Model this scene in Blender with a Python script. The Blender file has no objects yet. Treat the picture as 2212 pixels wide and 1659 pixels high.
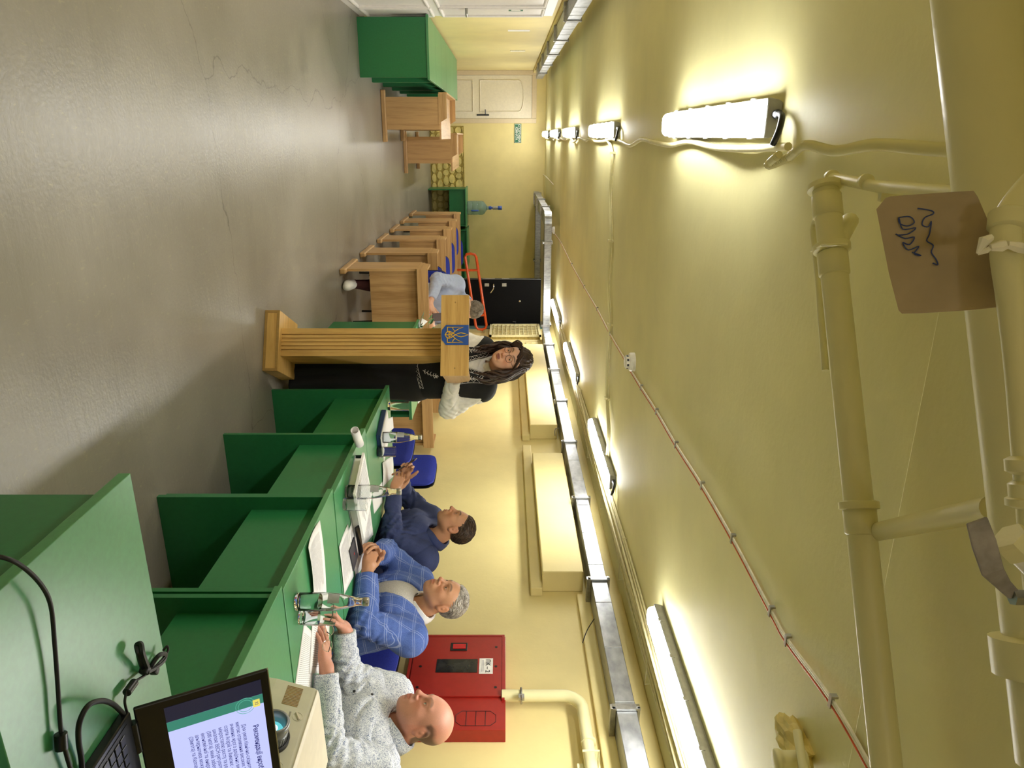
import bpy, bmesh, math, random
import numpy as np
from mathutils import Vector, Matrix
from mathutils.bvhtree import BVHTree

random.seed(7)
PI = math.pi
SC = bpy.context.scene
COL = SC.collection

# ------------------------------------------------------------------ camera
# the photograph was taken with the phone lying on its side: the camera is
# rolled a quarter turn, so world-up points to the right of the frame
FPX = 1560.0                       # focal length in pixels of a 2212 px wide frame
CAMZ = 1.49
YAW = math.radians(18.9)           # to the right of the room axis (+Y)
SY, CY = math.sin(YAW), math.cos(YAW)
cam_data = bpy.data.cameras.new('camera')
cam = bpy.data.objects.new('camera', cam_data)
COL.objects.link(cam)
cam_data.sensor_fit = 'HORIZONTAL'
cam_data.sensor_width = 36.0
cam_data.lens = FPX / 2212 * 36.0
cam_data.shift_x = 14.0 / 2212     # horizon lies a little below the frame centre
cam_data.clip_start = 0.05
cam_data.clip_end = 60
m = Matrix(((0, -CY, -SY, 0), (0, SY, -CY, 0), (1, 0, 0, CAMZ), (0, 0, 0, 1)))
cam.matrix_world = m
SC.camera = cam

# ------------------------------------------------------------------ world and exposure
w = bpy.data.worlds.new('world'); SC.world = w
w.use_nodes = True
w.node_tree.nodes['Background'].inputs[0].default_value = (0.6, 0.62, 0.66, 1)
w.node_tree.nodes['Background'].inputs[1].default_value = 0.05
SC.view_settings.view_transform = 'Standard'
SC.view_settings.look = 'None'
SC.view_settings.gamma = 1.0
SC.view_settings.use_curve_mapping = False
SC.view_settings.exposure = 0.36
LAMP_E = 40.0                      # emission of the ceiling luminaires' diffusers
SC.cycles.use_denoising = True
SC.cycles.max_bounces = 7
SC.cycles.diffuse_bounces = 4
SC.cycles.glossy_bounces = 2
SC.cycles.transmission_bounces = 7
SC.cycles.use_light_tree = False
SC.cycles.use_adaptive_sampling = True
SC.cycles.adaptive_threshold = 0.04
SC.cycles.sample_clamp_indirect = 6.0

# ------------------------------------------------------------------ helpers
def P(x, y, z=None, X=None, Y=None, D=None):
    """point of the place seen at photo pixel (x, y) on the plane z=, X=, Y= or at depth D"""
    lat = (y - 829.5) / FPX; up = (x - 1092.0) / FPX
    dx, dy = lat * CY + SY, CY - lat * SY
    if z is not None: D = (z - CAMZ) / up
    elif X is not None: D = X / dx
    elif Y is not None: D = Y / dy
    return Vector((D * dx, D * dy, CAMZ + D * up))

def lin(c):
    return tuple((v / 12.92 if v <= .04045 else ((v + .055) / 1.055) ** 2.4) for v in c)

def hexc(s):
    s = s.lstrip('#')
    return lin([int(s[i:i + 2], 16) / 255 for i in (0, 2, 4)]) + (1.0,)

class MB:
    """collects simple shapes and links them as one mesh object"""
    def __init__(s): s.v = []; s.f = []; s.sm = []
    def add(s, vs, fs, smooth=False):
        o = len(s.v); s.v += [tuple(p) for p in vs]; s.f += [tuple(i + o for i in f) for f in fs]
        s.sm += [smooth] * len(fs); return s
    def box(s, a, b, M=None):
        x0, y0, z0 = a; x1, y1, z1 = b
        vs = [Vector(p) for p in ((x0,y0,z0),(x1,y0,z0),(x1,y1,z0),(x0,y1,z0),(x0,y0,z1),(x1,y0,z1),(x1,y1,z1),(x0,y1,z1))]
        if M: vs = [M @ p for p in vs]
        return s.add(vs, [(0,3,2,1),(4,5,6,7),(0,1,5,4),(1,2,6,5),(2,3,7,6),(3,0,4,7)])
    def prism(s, pts, thick, M=None):
        """polygon pts (x, y) extruded from z=0 to z=thick"""
        n = len(pts)
        vs = [Vector((p[0], p[1], 0)) for p in pts] + [Vector((p[0], p[1], thick)) for p in pts]
        if M: vs = [M @ p for p in vs]
        fs = [tuple(reversed(range(n))), tuple(range(n, 2 * n))]
        fs += [(i, (i + 1) % n, n + (i + 1) % n, n + i) for i in range(n)]
        return s.add(vs, fs)
    def slab(s, pts, up, thick):
        """polygon of 3-D points extruded along up"""
        n = len(pts); up = Vector(up) * thick
        vs = [Vector(p) for p in pts] + [Vector(p) + up for p in pts]
        fs = [tuple(reversed(range(n))), tuple(range(n, 2 * n))]
        fs += [(i, (i + 1) % n, n + (i + 1) % n, n + i) for i in range(n)]
        return s.add(vs, fs)
    def tube(s, pts, r, n=10, caps=True, closed=False):
        pts = [Vector(p) for p in pts]; k = len(pts)
        rr = r if isinstance(r, (list, tuple)) else [r] * k
        vs = []; fs = []
        t0 = (pts[1] - pts[0]).normalized()
        ref = Vector((0, 0, 1)) if abs(t0.z) < .9 else Vector((1, 0, 0))
        nrm = t0.cross(ref).normalized()
        for i in range(k):
            if closed: t = (pts[(i + 1) % k] - pts[i - 1]).normalized()
            elif i == 0: t = t0
            elif i == k - 1: t = (pts[i] - pts[i - 1]).normalized()
            else: t = ((pts[i + 1] - pts[i]).normalized() + (pts[i] - pts[i - 1]).normalized()).normalized()
            nrm = (nrm - t * nrm.dot(t)).normalized(); b = t.cross(nrm)
            for j in range(n):
                a = 2 * PI * j / n
                vs.append(pts[i] + (nrm * math.cos(a) + b * math.sin(a)) * rr[i])
        for i in range(k if closed else k - 1):
            i2 = (i + 1) % k
            for j in range(n):
                fs.append((i * n + j, i * n + (j + 1) % n, i2 * n + (j + 1) % n, i2 * n + j))
        s.add(vs, fs, True)
        if caps and not closed:
            o = len(s.v) - k * n
            s.f.append(tuple(o + j for j in reversed(range(n)))); s.f.append(tuple(o + (k - 1) * n + j for j in range(n)))
            s.sm += [False, False]
        return s
    def lathe(s, prof, n=24, M=None, smooth=True):
        """profile of (radius, height) turned about z"""
        vs = []; fs = []; k = len(prof)
        for r, z in prof:
            for j in range(n):
                a = 2 * PI * j / n; vs.append(Vector((r * math.cos(a), r * math.sin(a), z)))
        if M: vs = [M @ p for p in vs]
        for i in range(k - 1):
            for j in range(n):
                fs.append((i * n + j, i * n + (j + 1) % n, (i + 1) * n + (j + 1) % n, (i + 1) * n + j))
        o = len(s.v); s.add(vs, fs, smooth)
        if prof[0][0] > 1e-5: s.f.append(tuple(o + j for j in reversed(range(n)))); s.sm.append(False)
        if prof[-1][0] > 1e-5: s.f.append(tuple(o + (k - 1) * n + j for j in range(n))); s.sm.append(False)
        return s
    def build(s, name, mat, parent=None, bevel=0, seg=2, flat=False):
        me = bpy.data.meshes.new(name)
        me.from_pydata(s.v, [], s.f)
        me.polygons.foreach_set('use_smooth', [x and not flat for x in s.sm])
        me.update()
        if any(s.sm) and not flat: me.set_sharp_from_angle(angle=math.radians(48))
        return link(name, me, mat, parent, bevel, seg)

def link(name, me, mat, parent=None, bevel=0, seg=2):
    o = bpy.data.objects.new(name, me); COL.objects.link(o)
    if mat is not None: me.materials.append(mat)
    if parent is not None: o.parent = parent
    if bevel:
        b = o.modifiers.new('bevel', 'BEVEL'); b.width = bevel; b.segments = seg; b.limit_method = 'ANGLE'
    return o

def tag(o, label, cat, group=None, kind=None):
    if label: o['label'] = label
    if cat: o['category'] = cat
    if group: o['group'] = group
    if kind: o['kind'] = kind
    return o

def thing(name, label, cat, loc=(0, 0, 0), rz=0.0, group=None):
    o = bpy.data.objects.new(name, None); COL.objects.link(o)
    o.empty_display_size = .1
    o.location = loc; o.rotation_euler = (0, 0, rz)
    return tag(o, label, cat, group)

def struct(o):
    o['kind'] = 'structure'; return o

def copy_tree(root, loc, rz, label=None):
    r = root.copy(); COL.objects.link(r); r.location = loc; r.rotation_euler = (0, 0, rz)
    if label: r['label'] = label
    for ch in list(root.children):
        c = ch.copy(); COL.objects.link(c); c.parent = r
        for g in list(ch.children):
            d = g.copy(); COL.objects.link(d); d.parent = c
    return r

def frame(o, x, y):
    """matrix with origin o, local x along x, local y along y"""
    x = Vector(x).normalized(); y = Vector(y); y = (y - x * y.dot(x)).normalized(); z = x.cross(y)
    return Matrix(((x.x, y.x, z.x, o[0]), (x.y, y.y, z.y, o[1]), (x.z, y.z, z.z, o[2]), (0, 0, 0, 1)))

def text(name, body, size, M, mat, parent, align='CENTER', thick=.0006, bold=0.0, sx=1.0, spacing=1.0):
    c = bpy.data.curves.new(name, 'FONT'); c.body = body; c.size = size; c.align_x = align; c.align_y = 'CENTER'
    c.extrude = thick; c.offset = bold; c.resolution_u = 2; c.space_line = spacing
    t = bpy.data.objects.new(name, c); COL.objects.link(t)
    dg = bpy.context.evaluated_depsgraph_get(); dg.update()
    me = bpy.data.meshes.new_from_object(t.evaluated_get(dg))
    bpy.data.objects.remove(t); bpy.data.curves.remove(c)
    me.transform(Matrix.Diagonal((sx, 1, 1, 1))); me.transform(M)
    me.name = name
    return link(name, me, mat, parent)

def bez(pts, n=8):
    """smooth Catmull-Rom path through pts"""
    pts = [Vector(p) for p in pts]; out = []
    for i in range(len(pts) - 1):
        p0 = pts[max(i - 1, 0)]; p1 = pts[i]; p2 = pts[i + 1]; p3 = pts[min(i + 2, len(pts) - 1)]
        for k in range(n):
            t = k / n
            out.append(.5 * ((2 * p1) + (p2 - p0) * t + (2 * p0 - 5 * p1 + 4 * p2 - p3) * t * t + (3 * p1 - p0 - 3 * p2 + p3) * t ** 3))
    out.append(pts[-1]); return out

# ------------------------------------------------------------------ materials
MAT = {}
def nodes(name):
    mt = bpy.data.materials.new(name); mt.use_nodes = True
    nt = mt.node_tree; b = nt.nodes['Principled BSDF']; MAT[name] = mt
    return mt, nt, b
def N(nt, t, **kw):
    n = nt.nodes.new(t)
    for k, v in kw.items():
        if k.startswith('i_'): n.inputs[k[2:].replace('_', ' ')].default_value = v
        else: setattr(n, k, v)
    return n
def ramp(nt, stops):
    r = nt.nodes.new('ShaderNodeValToRGB'); e = r.color_ramp.elements
    while len(e) < len(stops): e.new(.5)
    for q, (p, c) in zip(e, stops): q.position = p; q.color = c if len(c) == 4 else c + (1,)
    return r
def mixc(nt, fac, a, b, mode='MIX'):
    mx = nt.nodes.new('ShaderNodeMix'); mx.data_type = 'RGBA'; mx.blend_type = mode
    for sock, v in ((mx.inputs[0], fac), (mx.inputs[6], a), (mx.inputs[7], b)):
        if hasattr(v, 'is_output'): nt.links.new(v, sock)
        else: sock.default_value = v
    return mx.outputs[2]
def math_(nt, op, a, b=None):
    n = nt.nodes.new('ShaderNodeMath'); n.operation = op
    for sock, v in ((n.inputs[0], a), (n.inputs[1], b)):
        if v is None: continue
        if hasattr(v, 'is_output'): nt.links.new(v, sock)
        else: sock.default_value = v
    return n.outputs[0]
def coords(nt, scale=(1, 1, 1), kind='Object', rot=(0, 0, 0)):
    tc = nt.nodes.new('ShaderNodeTexCoord'); mp = nt.nodes.new('ShaderNodeMapping')
    mp.inputs['Scale'].default_value = scale; mp.inputs['Rotation'].default_value = rot
    nt.links.new(tc.outputs[kind], mp.inputs[0]); return mp.outputs[0]
def bump(nt, b, h, strength=.2, dist=.01):
    n = nt.nodes.new('ShaderNodeBump'); n.inputs['Strength'].default_value = strength; n.inputs['Distance'].default_value = dist
    nt.links.new(h, n.inputs['Height']); nt.links.new(n.outputs[0], b.inputs['Normal'])

def plain(name, col, rough=.5, metal=0.0, var=.06, scale=30, bmp=0, spec=.5, kind='Object', **kw):
    mt, nt, b = nodes(name)
    c = hexc(col) if isinstance(col, str) else col
    v = coords(nt, kind=kind)
    n = N(nt, 'ShaderNodeTexNoise', i_Scale=scale, i_Detail=4.0); nt.links.new(v, n.inputs['Vector'])
    lo = tuple(x * (1 - var * 2) for x in c[:3]) + (1,); hi = tuple(min(1, x * (1 + var * 2)) for x in c[:3]) + (1,)
    r = ramp(nt, [(.3, lo), (.7, hi)]); nt.links.new(n.outputs[0], r.inputs[0])
    nt.links.new(r.outputs[0], b.inputs['Base Color'])
    b.inputs['Roughness'].default_value = rough; b.inputs['Metallic'].default_value = metal
    b.inputs['Specular IOR Level'].default_value = spec
    if bmp: bump(nt, b, n.outputs[0], bmp, .002)
    for k, val in kw.items(): b.inputs[k.replace('_', ' ')].default_value = val
    return mt

def wall_paint(name, col, seed=0.0, rough=.55, big=.05):
    mt, nt, b = nodes(name); c = hexc(col)
    v = coords(nt)
    n1 = N(nt, 'ShaderNodeTexNoise', i_Scale=1.3, i_Detail=5.0, i_Roughness=.6); nt.links.new(v, n1.inputs['Vector'])
    n2 = N(nt, 'ShaderNodeTexNoise', i_Scale=55.0, i_Detail=4.0); nt.links.new(v, n2.inputs['Vector'])
    lo = tuple(x * (1 - big * 2.2) for x in c[:3]) + (1,); hi = tuple(min(1, x * (1 + big)) for x in c[:3]) + (1,)
    r = ramp(nt, [(.3, lo), (.65, hi)]); nt.links.new(n1.outputs[0], r.inputs[0])
    nt.links.new(r.outputs[0], b.inputs['Base Color'])
    b.inputs['Roughness'].default_value = rough; b.inputs['Specular IOR Level'].default_value = .35
    h = math_(nt, 'ADD', math_(nt, 'MULTIPLY', n1.outputs[0], 4.0), math_(nt, 'MULTIPLY', n2.outputs[0], .35))
    bump(nt, b, h, .22, .008)
    return mt

def wood(name, col, dark, axis, sc=1.0, rough=.42):
    """fine straight grain running along axis (0, 1, 2) of the object"""
    mt, nt, b = nodes(name)
    s = [9.0 * sc] * 3; s[axis] = .55 * sc
    v = coords(nt, tuple(s))
    n1 = N(nt, 'ShaderNodeTexNoise', i_Scale=2.0, i_Detail=6.0, i_Roughness=.62, i_Distortion=.35); nt.links.new(v, n1.inputs['Vector'])
    n2 = N(nt, 'ShaderNodeTexNoise', i_Scale=13.0, i_Detail=3.0); nt.links.new(v, n2.inputs['Vector'])
    f = math_(nt, 'ADD', math_(nt, 'MULTIPLY', n1.outputs[0], .75), math_(nt, 'MULTIPLY', n2.outputs[0], .25))
    r = ramp(nt, [(.36, hexc(dark)), (.52, hexc(col)), (.68, tuple(min(1, x * 1.12) for x in hexc(col)[:3]) + (1,))])
    nt.links.new(f, r.inputs[0]); nt.links.new(r.outputs[0], b.inputs['Base Color'])
    b.inputs['Roughness'].default_value = rough
    bump(nt, b, f, .06, .002)
    return mt

WALLC = '#e6d697'
wall_paint('wall_paint', WALLC)
wall_paint('ceiling_paint', '#eee7ae', big=.045)
wall_paint('pipe_paint', '#e6dfac', rough=.38, big=.05)
plain('cable_paint', '#e2daac', .5, var=.05)
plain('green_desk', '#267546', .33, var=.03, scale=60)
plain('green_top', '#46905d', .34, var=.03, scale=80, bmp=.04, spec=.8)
wood('beech_x', '#c19b6a', '#a98253', 0); wood('beech_y', '#c19b6a', '#a98253', 1); wood('beech_z', '#c19b6a', '#a98253', 2)
wood('oak_x', '#d0a963', '#b98f4a', 0, 1.2); wood('oak_z', '#d0a963', '#b78d48', 2, 1.2)
plain('oak_edge', '#a07f45', .45)
plain('beech_edge', '#d8b888', .4)
plain('white_door', '#e6e2df', .35, var=.02)
plain('cream_door', '#e8dfc8', .4, var=.02)
plain('door_frame', '#dac9a8', .45, var=.015)
plain('black_steel', '#050507', .6, var=.2, spec=.12)
plain('teal_paint', '#5d7d7c', .45)
plain('chrome', '#d8d8d8', .16, 1.0)
plain('steel', '#a9a9a6', .38, 1.0, var=.1)
plain('dark_steel', '#45474a', .4, .8)
plain('grey_plastic', '#9b9a95', .45)
plain('black_plastic', '#0c0c0d', .38)
plain('black_rubber', '#0a0a0a', .55)
plain('white_plastic', '#ece9e0', .4)
plain('fire_red', '#9c231b', .36, var=.03)
plain('sign_white', '#f0eee8', .5)
plain('ink', '#1b1b20', .6)
plain('sign_green', '#1f6a4a', .5)
plain('orange_paint', '#b9450f', .35)
plain('orange_cable', '#d4602a', .5)
plain('white_cable', '#efe9d6', .5)
plain('blue_fabric', '#1f2f9a', .85, var=.12, scale=200)
plain('paper', '#f4f2f1', .75, var=.01)
plain('print', '#b4b4b6', .8)
plain('cardboard', '#ab987a', .85, var=.06, scale=18)
plain('pen_blue', '#37477e', .6)
plain('green_plant', '#4d7a44', .6, var=.2)
plain('emblem_blue', '#1d4e9c', .4)
plain('gold', '#e8b822', .4)
plain('navy_cover', '#1c3560', .5)
plain('binder_green', '#1c3a33', .5)
plain('binder_grey', '#a7aaad', .5, var=.12)
plain('stone_paint', '#d8c67c', .7, var=.12, scale=9, bmp=.35)
plain('mortar', '#b3a05a', .9, var=.12, scale=30, bmp=.3)
plain('red_plastic', '#c3161a', .4)

# galvanised tray metal: fine cross streaks
mt, nt, b = nodes('galvanised')
v = coords(nt, (18, 3.5, 6))
n1 = N(nt, 'ShaderNodeTexNoise', i_Scale=3.0, i_Detail=6.0); nt.links.new(v, n1.inputs['Vector'])
r = ramp(nt, [(.25, hexc('#83868a')), (.75, hexc('#b9bcbe'))]); nt.links.new(n1.outputs[0], r.inputs[0])
nt.links.new(r.outputs[0], b.inputs['Base Color']); b.inputs['Metallic'].default_value = .85; b.inputs['Roughness'].default_value = .36
bump(nt, b, n1.outputs[0], .06, .004)

# luminaire diffuser (gives off light)
mt, nt, b = nodes('lamp_diffuser')
b.inputs['Base Color'].default_value = (.9, .9, .9, 1)
b.inputs['Emission Color'].default_value = (1.0, .985, .955, 1)
b.inputs['Emission Strength'].default_value = LAMP_E

# clear glass and water-cooler plastic
mt, nt, b = nodes('glass'); b.inputs['Transmission Weight'].default_value = 1.0; b.inputs['Roughness'].default_value = .02
b.inputs['IOR'].default_value = 1.45; b.inputs['Base Color'].default_value = (.97, .99, .98, 1)
mt, nt, b = nodes('water'); b.inputs['Transmission Weight'].default_value = 1.0; b.inputs['Roughness'].default_value = .0
b.inputs['IOR'].default_value = 1.33; b.inputs['Base Color'].default_value = (.98, 1, 1, 1)
mt, nt, b = nodes('blue_plastic_clear'); b.inputs['Transmission Weight'].default_value = .7; b.inputs['Roughness'].default_value = .12
b.inputs['IOR'].default_value = 1.3; b.inputs['Base Color'].default_value = hexc('#a9c9c8')
plain('cooler_blue', '#3a5fc0', .35)

# painted concrete floor: grey-brown enamel, trowel streaks across the room, scuffs and hairline cracks
mt, nt, b = nodes('floor_paint')
v = coords(nt, (.9, 6.5, 1)); v1 = coords(nt)
ns = N(nt, 'ShaderNodeTexNoise', i_Scale=4.0, i_Detail=8.0, i_Roughness=.65); nt.links.new(v, ns.inputs['Vector'])
nb = N(nt, 'ShaderNodeTexNoise', i_Scale=1.1, i_Detail=6.0, i_Roughness=.55); nt.links.new(v1, nb.inputs['Vector'])
nf = N(nt, 'ShaderNodeTexNoise', i_Scale=70.0, i_Detail=3.0); nt.links.new(v1, nf.inputs['Vector'])
base = ramp(nt, [(.3, hexc('#777268')), (.55, hexc('#888379')), (.75, hexc('#928d83'))]); nt.links.new(nb.outputs[0], base.inputs[0])
stk = ramp(nt, [(.0, (.90, .90, .90)), (.5, (1, 1, 1)), (1.0, (1.12, 1.10, 1.05))]); nt.links.new(ns.outputs[0], stk.inputs[0])
c1 = mixc(nt, 1.0, base.outputs[0], stk.outputs[0], 'MULTIPLY')
# pale scuffs
vs = coords(nt, (5, 2.2, 1)); sp = N(nt, 'ShaderNodeTexNoise', i_Scale=9.0, i_Detail=5.0, i_Roughness=.75); nt.links.new(vs, sp.inputs['Vector'])
spr = ramp(nt, [(.58, (0, 0, 0)), (.70, (1, 1, 1))]); nt.links.new(sp.outputs[0], spr.inputs[0])
c2 = mixc(nt, math_(nt, 'MULTIPLY', spr.outputs[0], .35), c1, hexc('#b5ab86'))
# hairline cracks
vo = N(nt, 'ShaderNodeTexVoronoi', feature='DISTANCE_TO_EDGE', i_Scale=.42)
wn = N(nt, 'ShaderNodeTexNoise', i_Scale=3.0, i_Detail=6.0); nt.links.new(v1, wn.inputs['Vector'])
wv = N(nt, 'ShaderNodeVectorMath', operation='MULTIPLY_ADD'); nt.links.new(wn.outputs['Color'], wv.inputs[0]); wv.inputs[1].default_value = (.35, .35, 0); nt.links.new(v1, wv.inputs[2])
nt.links.new(wv.outputs[0], vo.inputs['Vector'])
cr = math_(nt, 'LESS_THAN', vo.outputs['Distance'], .0014)
c3 = mixc(nt, math_(nt, 'MULTIPLY', cr, .5), c2, hexc('#3a352c'))
nt.links.new(c3, b.inputs['Base Color'])
rm = math_(nt, 'ADD', math_(nt, 'ADD', math_(nt, 'MULTIPLY', nb.outputs[0], .35), math_(nt, 'MULTIPLY', ns.outputs[0], .3)), math_(nt, 'MULTIPLY', nf.outputs[0], .35))
rr = ramp(nt, [(.3, (.26, .26, .26)), (.7, (.44, .44, .44))]); nt.links.new(rm, rr.inputs[0]); nt.links.new(rr.outputs[0], b.inputs['Roughness'])
h = math_(nt, 'ADD', math_(nt, 'MULTIPLY', ns.outputs[0], 1.0), math_(nt, 'MULTIPLY', nf.outputs[0], .6))
bump(nt, b, h, .38, .004); b.inputs['Specular IOR Level'].default_value = .8

# ------------------------------------------------------------------ room shell
XL, XR, YB, YF, ZC = -1.2, 2.95, 15.0, -3.2, 2.27
struct(MB().box((XL - .15, YF - .15, -.12), (XR + .15, YB + .15, 0)).build('floor', MAT['floor_paint']))
struct(MB().box((XL - .15, YF - .15, ZC), (XR + .15, YB + .15, ZC + .15)).build('ceiling', MAT['ceiling_paint']))
struct(MB().box((XL - .15, YF - .15, 0), (XL, YB + .15, ZC)).build('wall_left', MAT['wall_paint']))
struct(MB().box((XR, YF - .15, 0), (XR + .15, YB + .15, ZC)).build('wall_right', MAT['wall_paint']))
wall_back = struct(MB().box((XL, YB, 0), (XR, YB + .15, ZC)).build('wall_back', MAT['wall_paint']))
struct(MB().box((XL, YF - .15, 0), (XR, YF, ZC)).build('wall_front', MAT['wall_paint']))
# plaster boxing on the right wall under the cable tray, a thin ledge below it
for i, (y0, y1, z0, zl) in enumerate(((4.22, 6.17, 1.74, 1.66), (6.86, 9.9, 1.74, 1.66))):
    t = MB().box((2.79, y0, z0), (XR, y1, 2.02)).build('trim_%d' % (i + 1), MAT['wall_paint'], bevel=.008)
    struct(t)
    struct(MB().box((2.885, y0 - .05, zl), (XR, y1 + .4, z0 - .0005)).build('trim_%d' % (i + 3), MAT['wall_paint'], bevel=.006))
# upper wall band, slightly proud of the wall
struct(MB().box((2.915, -.5, 1.97), (XR, 4.15, 2.27)).build('trim_5', MAT['wall_paint'], bevel=.006))
# shallow beam over the camera: the near ceiling field lies a little lower
struct(MB().box((XL, YF, ZC - .035), (XR, 1.22, ZC)).build('trim_7', MAT['ceiling_paint'], bevel=.006))
# raised plaster mouldings on the left wall under the tray
struct(MB().box((XL, 3.0, 2.02), (XL + .05, 14.99, 2.27)).build('trim_8', MAT['wall_paint'], bevel=.006))

# rubble-stone dado on the far wall, each stone set in mortar
struct(MB().box((-.2, YB - .02, 0), (2.94, YB, .655)).build('trim_9', MAT['mortar']))
dado = bpy.data.objects['trim_9']
rs = random.Random(3)
def stone(x0, x1, z0, z1):
    w_, h_ = (x1 - x0), (z1 - z0); cx, cz = (x0 + x1) / 2, (z0 + z1) / 2
    n = 8; pts = []
    for k in range(n):
        a = 2 * PI * (k + .5) / n
        ex, ez = math.cos(a), math.sin(a)
        q = max(abs(ex), abs(ez)); ex /= q; ez /= q
        sh = .92 if abs(abs(ex) - abs(ez)) < .3 else .99
        pts.append((cx + ex * w_ / 2 * (sh + rs.uniform(-.05, .02)), cz + ez * h_ / 2 * (sh + rs.uniform(-.05, .02))))
    d = rs.uniform(.018, .034)
    vs = [(p[0], YB - .018, p[1]) for p in pts] + [(cx + (p[0] - cx) * .9, YB - .02 - d, cz + (p[1] - cz) * .9) for p in pts]
    mbs = MB(); mbs.add(vs, [tuple(range(n, 2 * n))] + [(i, n + i, n + (i + 1) % n, (i + 1) % n) for i in range(n)])
    return mbs
z = .012
row = 0
while z < .63:
    hh = [.105, .125, .115, .13, .14][row % 5]; z1 = min(z + hh, .652)
    x = -.19
    while x < 2.2:
        wd = rs.uniform(.10, .21); x1 = min(x + wd, 2.25)
        zz0 = z + rs.uniform(-.004, .012); zz1 = z1 + rs.uniform(-.012, .004)
        if x1 - x > .03: stone(x + .003, x1 - .003, zz0 + .002, zz1 - .003).build('stone', MAT['stone_paint'], dado)
        x = x1
    z = z1; row += 1
MB().box((-.2, YB - .035, .655), (2.94, YB, .672)).build('coping', MAT['mortar'], dado)

# ------------------------------------------------------------------ doors
def panel_ring(mb, x0, x1, z0, z1, y, wd, dp):
    mb.box((x0, y, z0), (x1, y + dp, z0 + wd)).box((x0, y, z1 - wd), (x1, y + dp, z1))
    mb.box((x0, y, z0 + wd), (x0 + wd, y + dp, z1 - wd)).box((x1 - wd, y, z0 + wd), (x1, y + dp, z1 - wd))
# far white door with arched panels, faces -Y
fr = MB(); fr.box((XL, YB - .06, 0), (XL + .085, YB, 2.09)).box((-.335, YB - .06, 0), (-.25, YB, 2.09)).box((XL + .085, YB - .06, 2.0), (-.335, YB, 2.09))
d2 = struct(fr.build('door_2', MAT['door_frame'], bevel=.006))
leaf = MB().box((XL + .087, YB - .045, .01), (-.337, YB - .005, 1.998)).build('door_leaf', MAT['cream_door'], d2, bevel=.004)
for z0, z1, arch in ((.25, .86, 0), (1.0, 1.85, 1)):
    xa, xb = -1.02, -.46
    pts = [(xa, z0), (xb, z0), (xb, z1 - .1 * arch)]
    if arch:
        for k in range(1, 9):
            a = PI * k / 9; pts.append(((xa + xb) / 2 + math.cos(a) * (xb - xa) / 2, z1 - .1 + math.sin(a) * .09))
    pts.append((xa, z1 - .1 * arch))
    mb = MB().tube([(p[0], YB - .047, p[1]) for p in pts], .013, 8, closed=True)
    mb.build('panel_moulding', MAT['cream_door'], d2)
hd = MB().box((-.415, YB - .052, .93), (-.385, YB - .044, 1.17)).tube([(-.4, YB - .05, 1.10), (-.4, YB - .095, 1.10), (-.5, YB - .1, 1.10)], .009, 8)
hd.build('handle', MAT['dark_steel'], d2)

# white double door on the left wall, faces +X
d1 = struct(MB().box((XL, 7.0, 0), (XL + .035, 8.19, 1.97)).build('door_1', MAT['white_door'], bevel=.005))
for z0, z1 in ((.1, .76), (.86, 1.86)):
    for ya, yb in ((7.66, 8.13), (7.06, 7.56)):
        mb = MB()
        for (a, bb) in (((ya, z0), (yb, z0)), ((yb, z0), (yb, z1)), ((yb, z1), (ya, z1)), ((ya, z1), (ya, z0))):
            mb.tube([(XL + .037, a[0], a[1]), (XL + .037, bb[0], bb[1])], .018, 8)
        mb.build('panel_moulding', MAT['white_door'], d1)
mb = MB().box((XL + .034, 7.575, .95), (XL + .044, 7.62, 1.2)).tube([(XL + .04, 7.60, 1.12), (XL + .095, 7.60, 1.12), (XL + .1, 7.74, 1.115)], .011, 8)
mb.build('handle', MAT['steel'], d1)
sg = tag(MB().box((XL + .036, 7.60, 1.52), (XL + .040, 7.86, 1.66)).build('exit_sign', MAT['sign_green']), 'small green and white exit sign on the white door at the left', 'sign')
sg['kind'] = 'thing'
for k in range(3):
    MB().box((XL + .040, 7.63 + k * .075, 1.545), (XL + .0415, 7.685 + k * .075, 1.635 - .01 * (k % 2))).build('pictogram', MAT['sign_white'], sg)

# black steel door leaf standing open at a right angle to the right wall
d3 = thing('door_3', None, None, (0, 0, 0)); struct(d3)
MB().box((2.17, 11.50, .02), (2.925, 11.56, 2.06)).build('door_leaf', MAT['black_steel'], d3, bevel=.004)
MB().box((2.155, 11.50, .02), (2.17, 11.57, 2.06)).build('edge_strip', MAT['dark_steel'], d3)
for z0, z1 in ((1.12, 1.32), (1.43, 1.55)):
    MB().box((2.150, 11.505, z0), (2.156, 11.545, z1)).build('lock_plate', MAT['steel'], d3)
for z0 in (1.19, 1.47):
    MB().box((2.225, 11.485, z0 - .035), (2.275, 11.5, z0 + .035)).build('escutcheon', MAT['steel'], d3)
MB().tube(bez([(2.24, 11.5, 1.30), (2.24, 11.44, 1.30), (2.30, 11.435, 1.295), (2.37, 11.44, 1.25)], 5), .011, 8).build('handle', MAT['chrome'], d3)
MB().lathe([(.016, 0), (.016, .006), (.008, .012)], 12, Matrix.Translation((2.52, 11.5, 1.72)) @ Matrix.Rotation(PI / 2, 4, 'X')).build('peephole', MAT['chrome'], d3)
MB().box((2.93, 11.35, 0), (XR, 11.62, 2.12)).build('door_frame', MAT['teal_paint'], d3)

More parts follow.
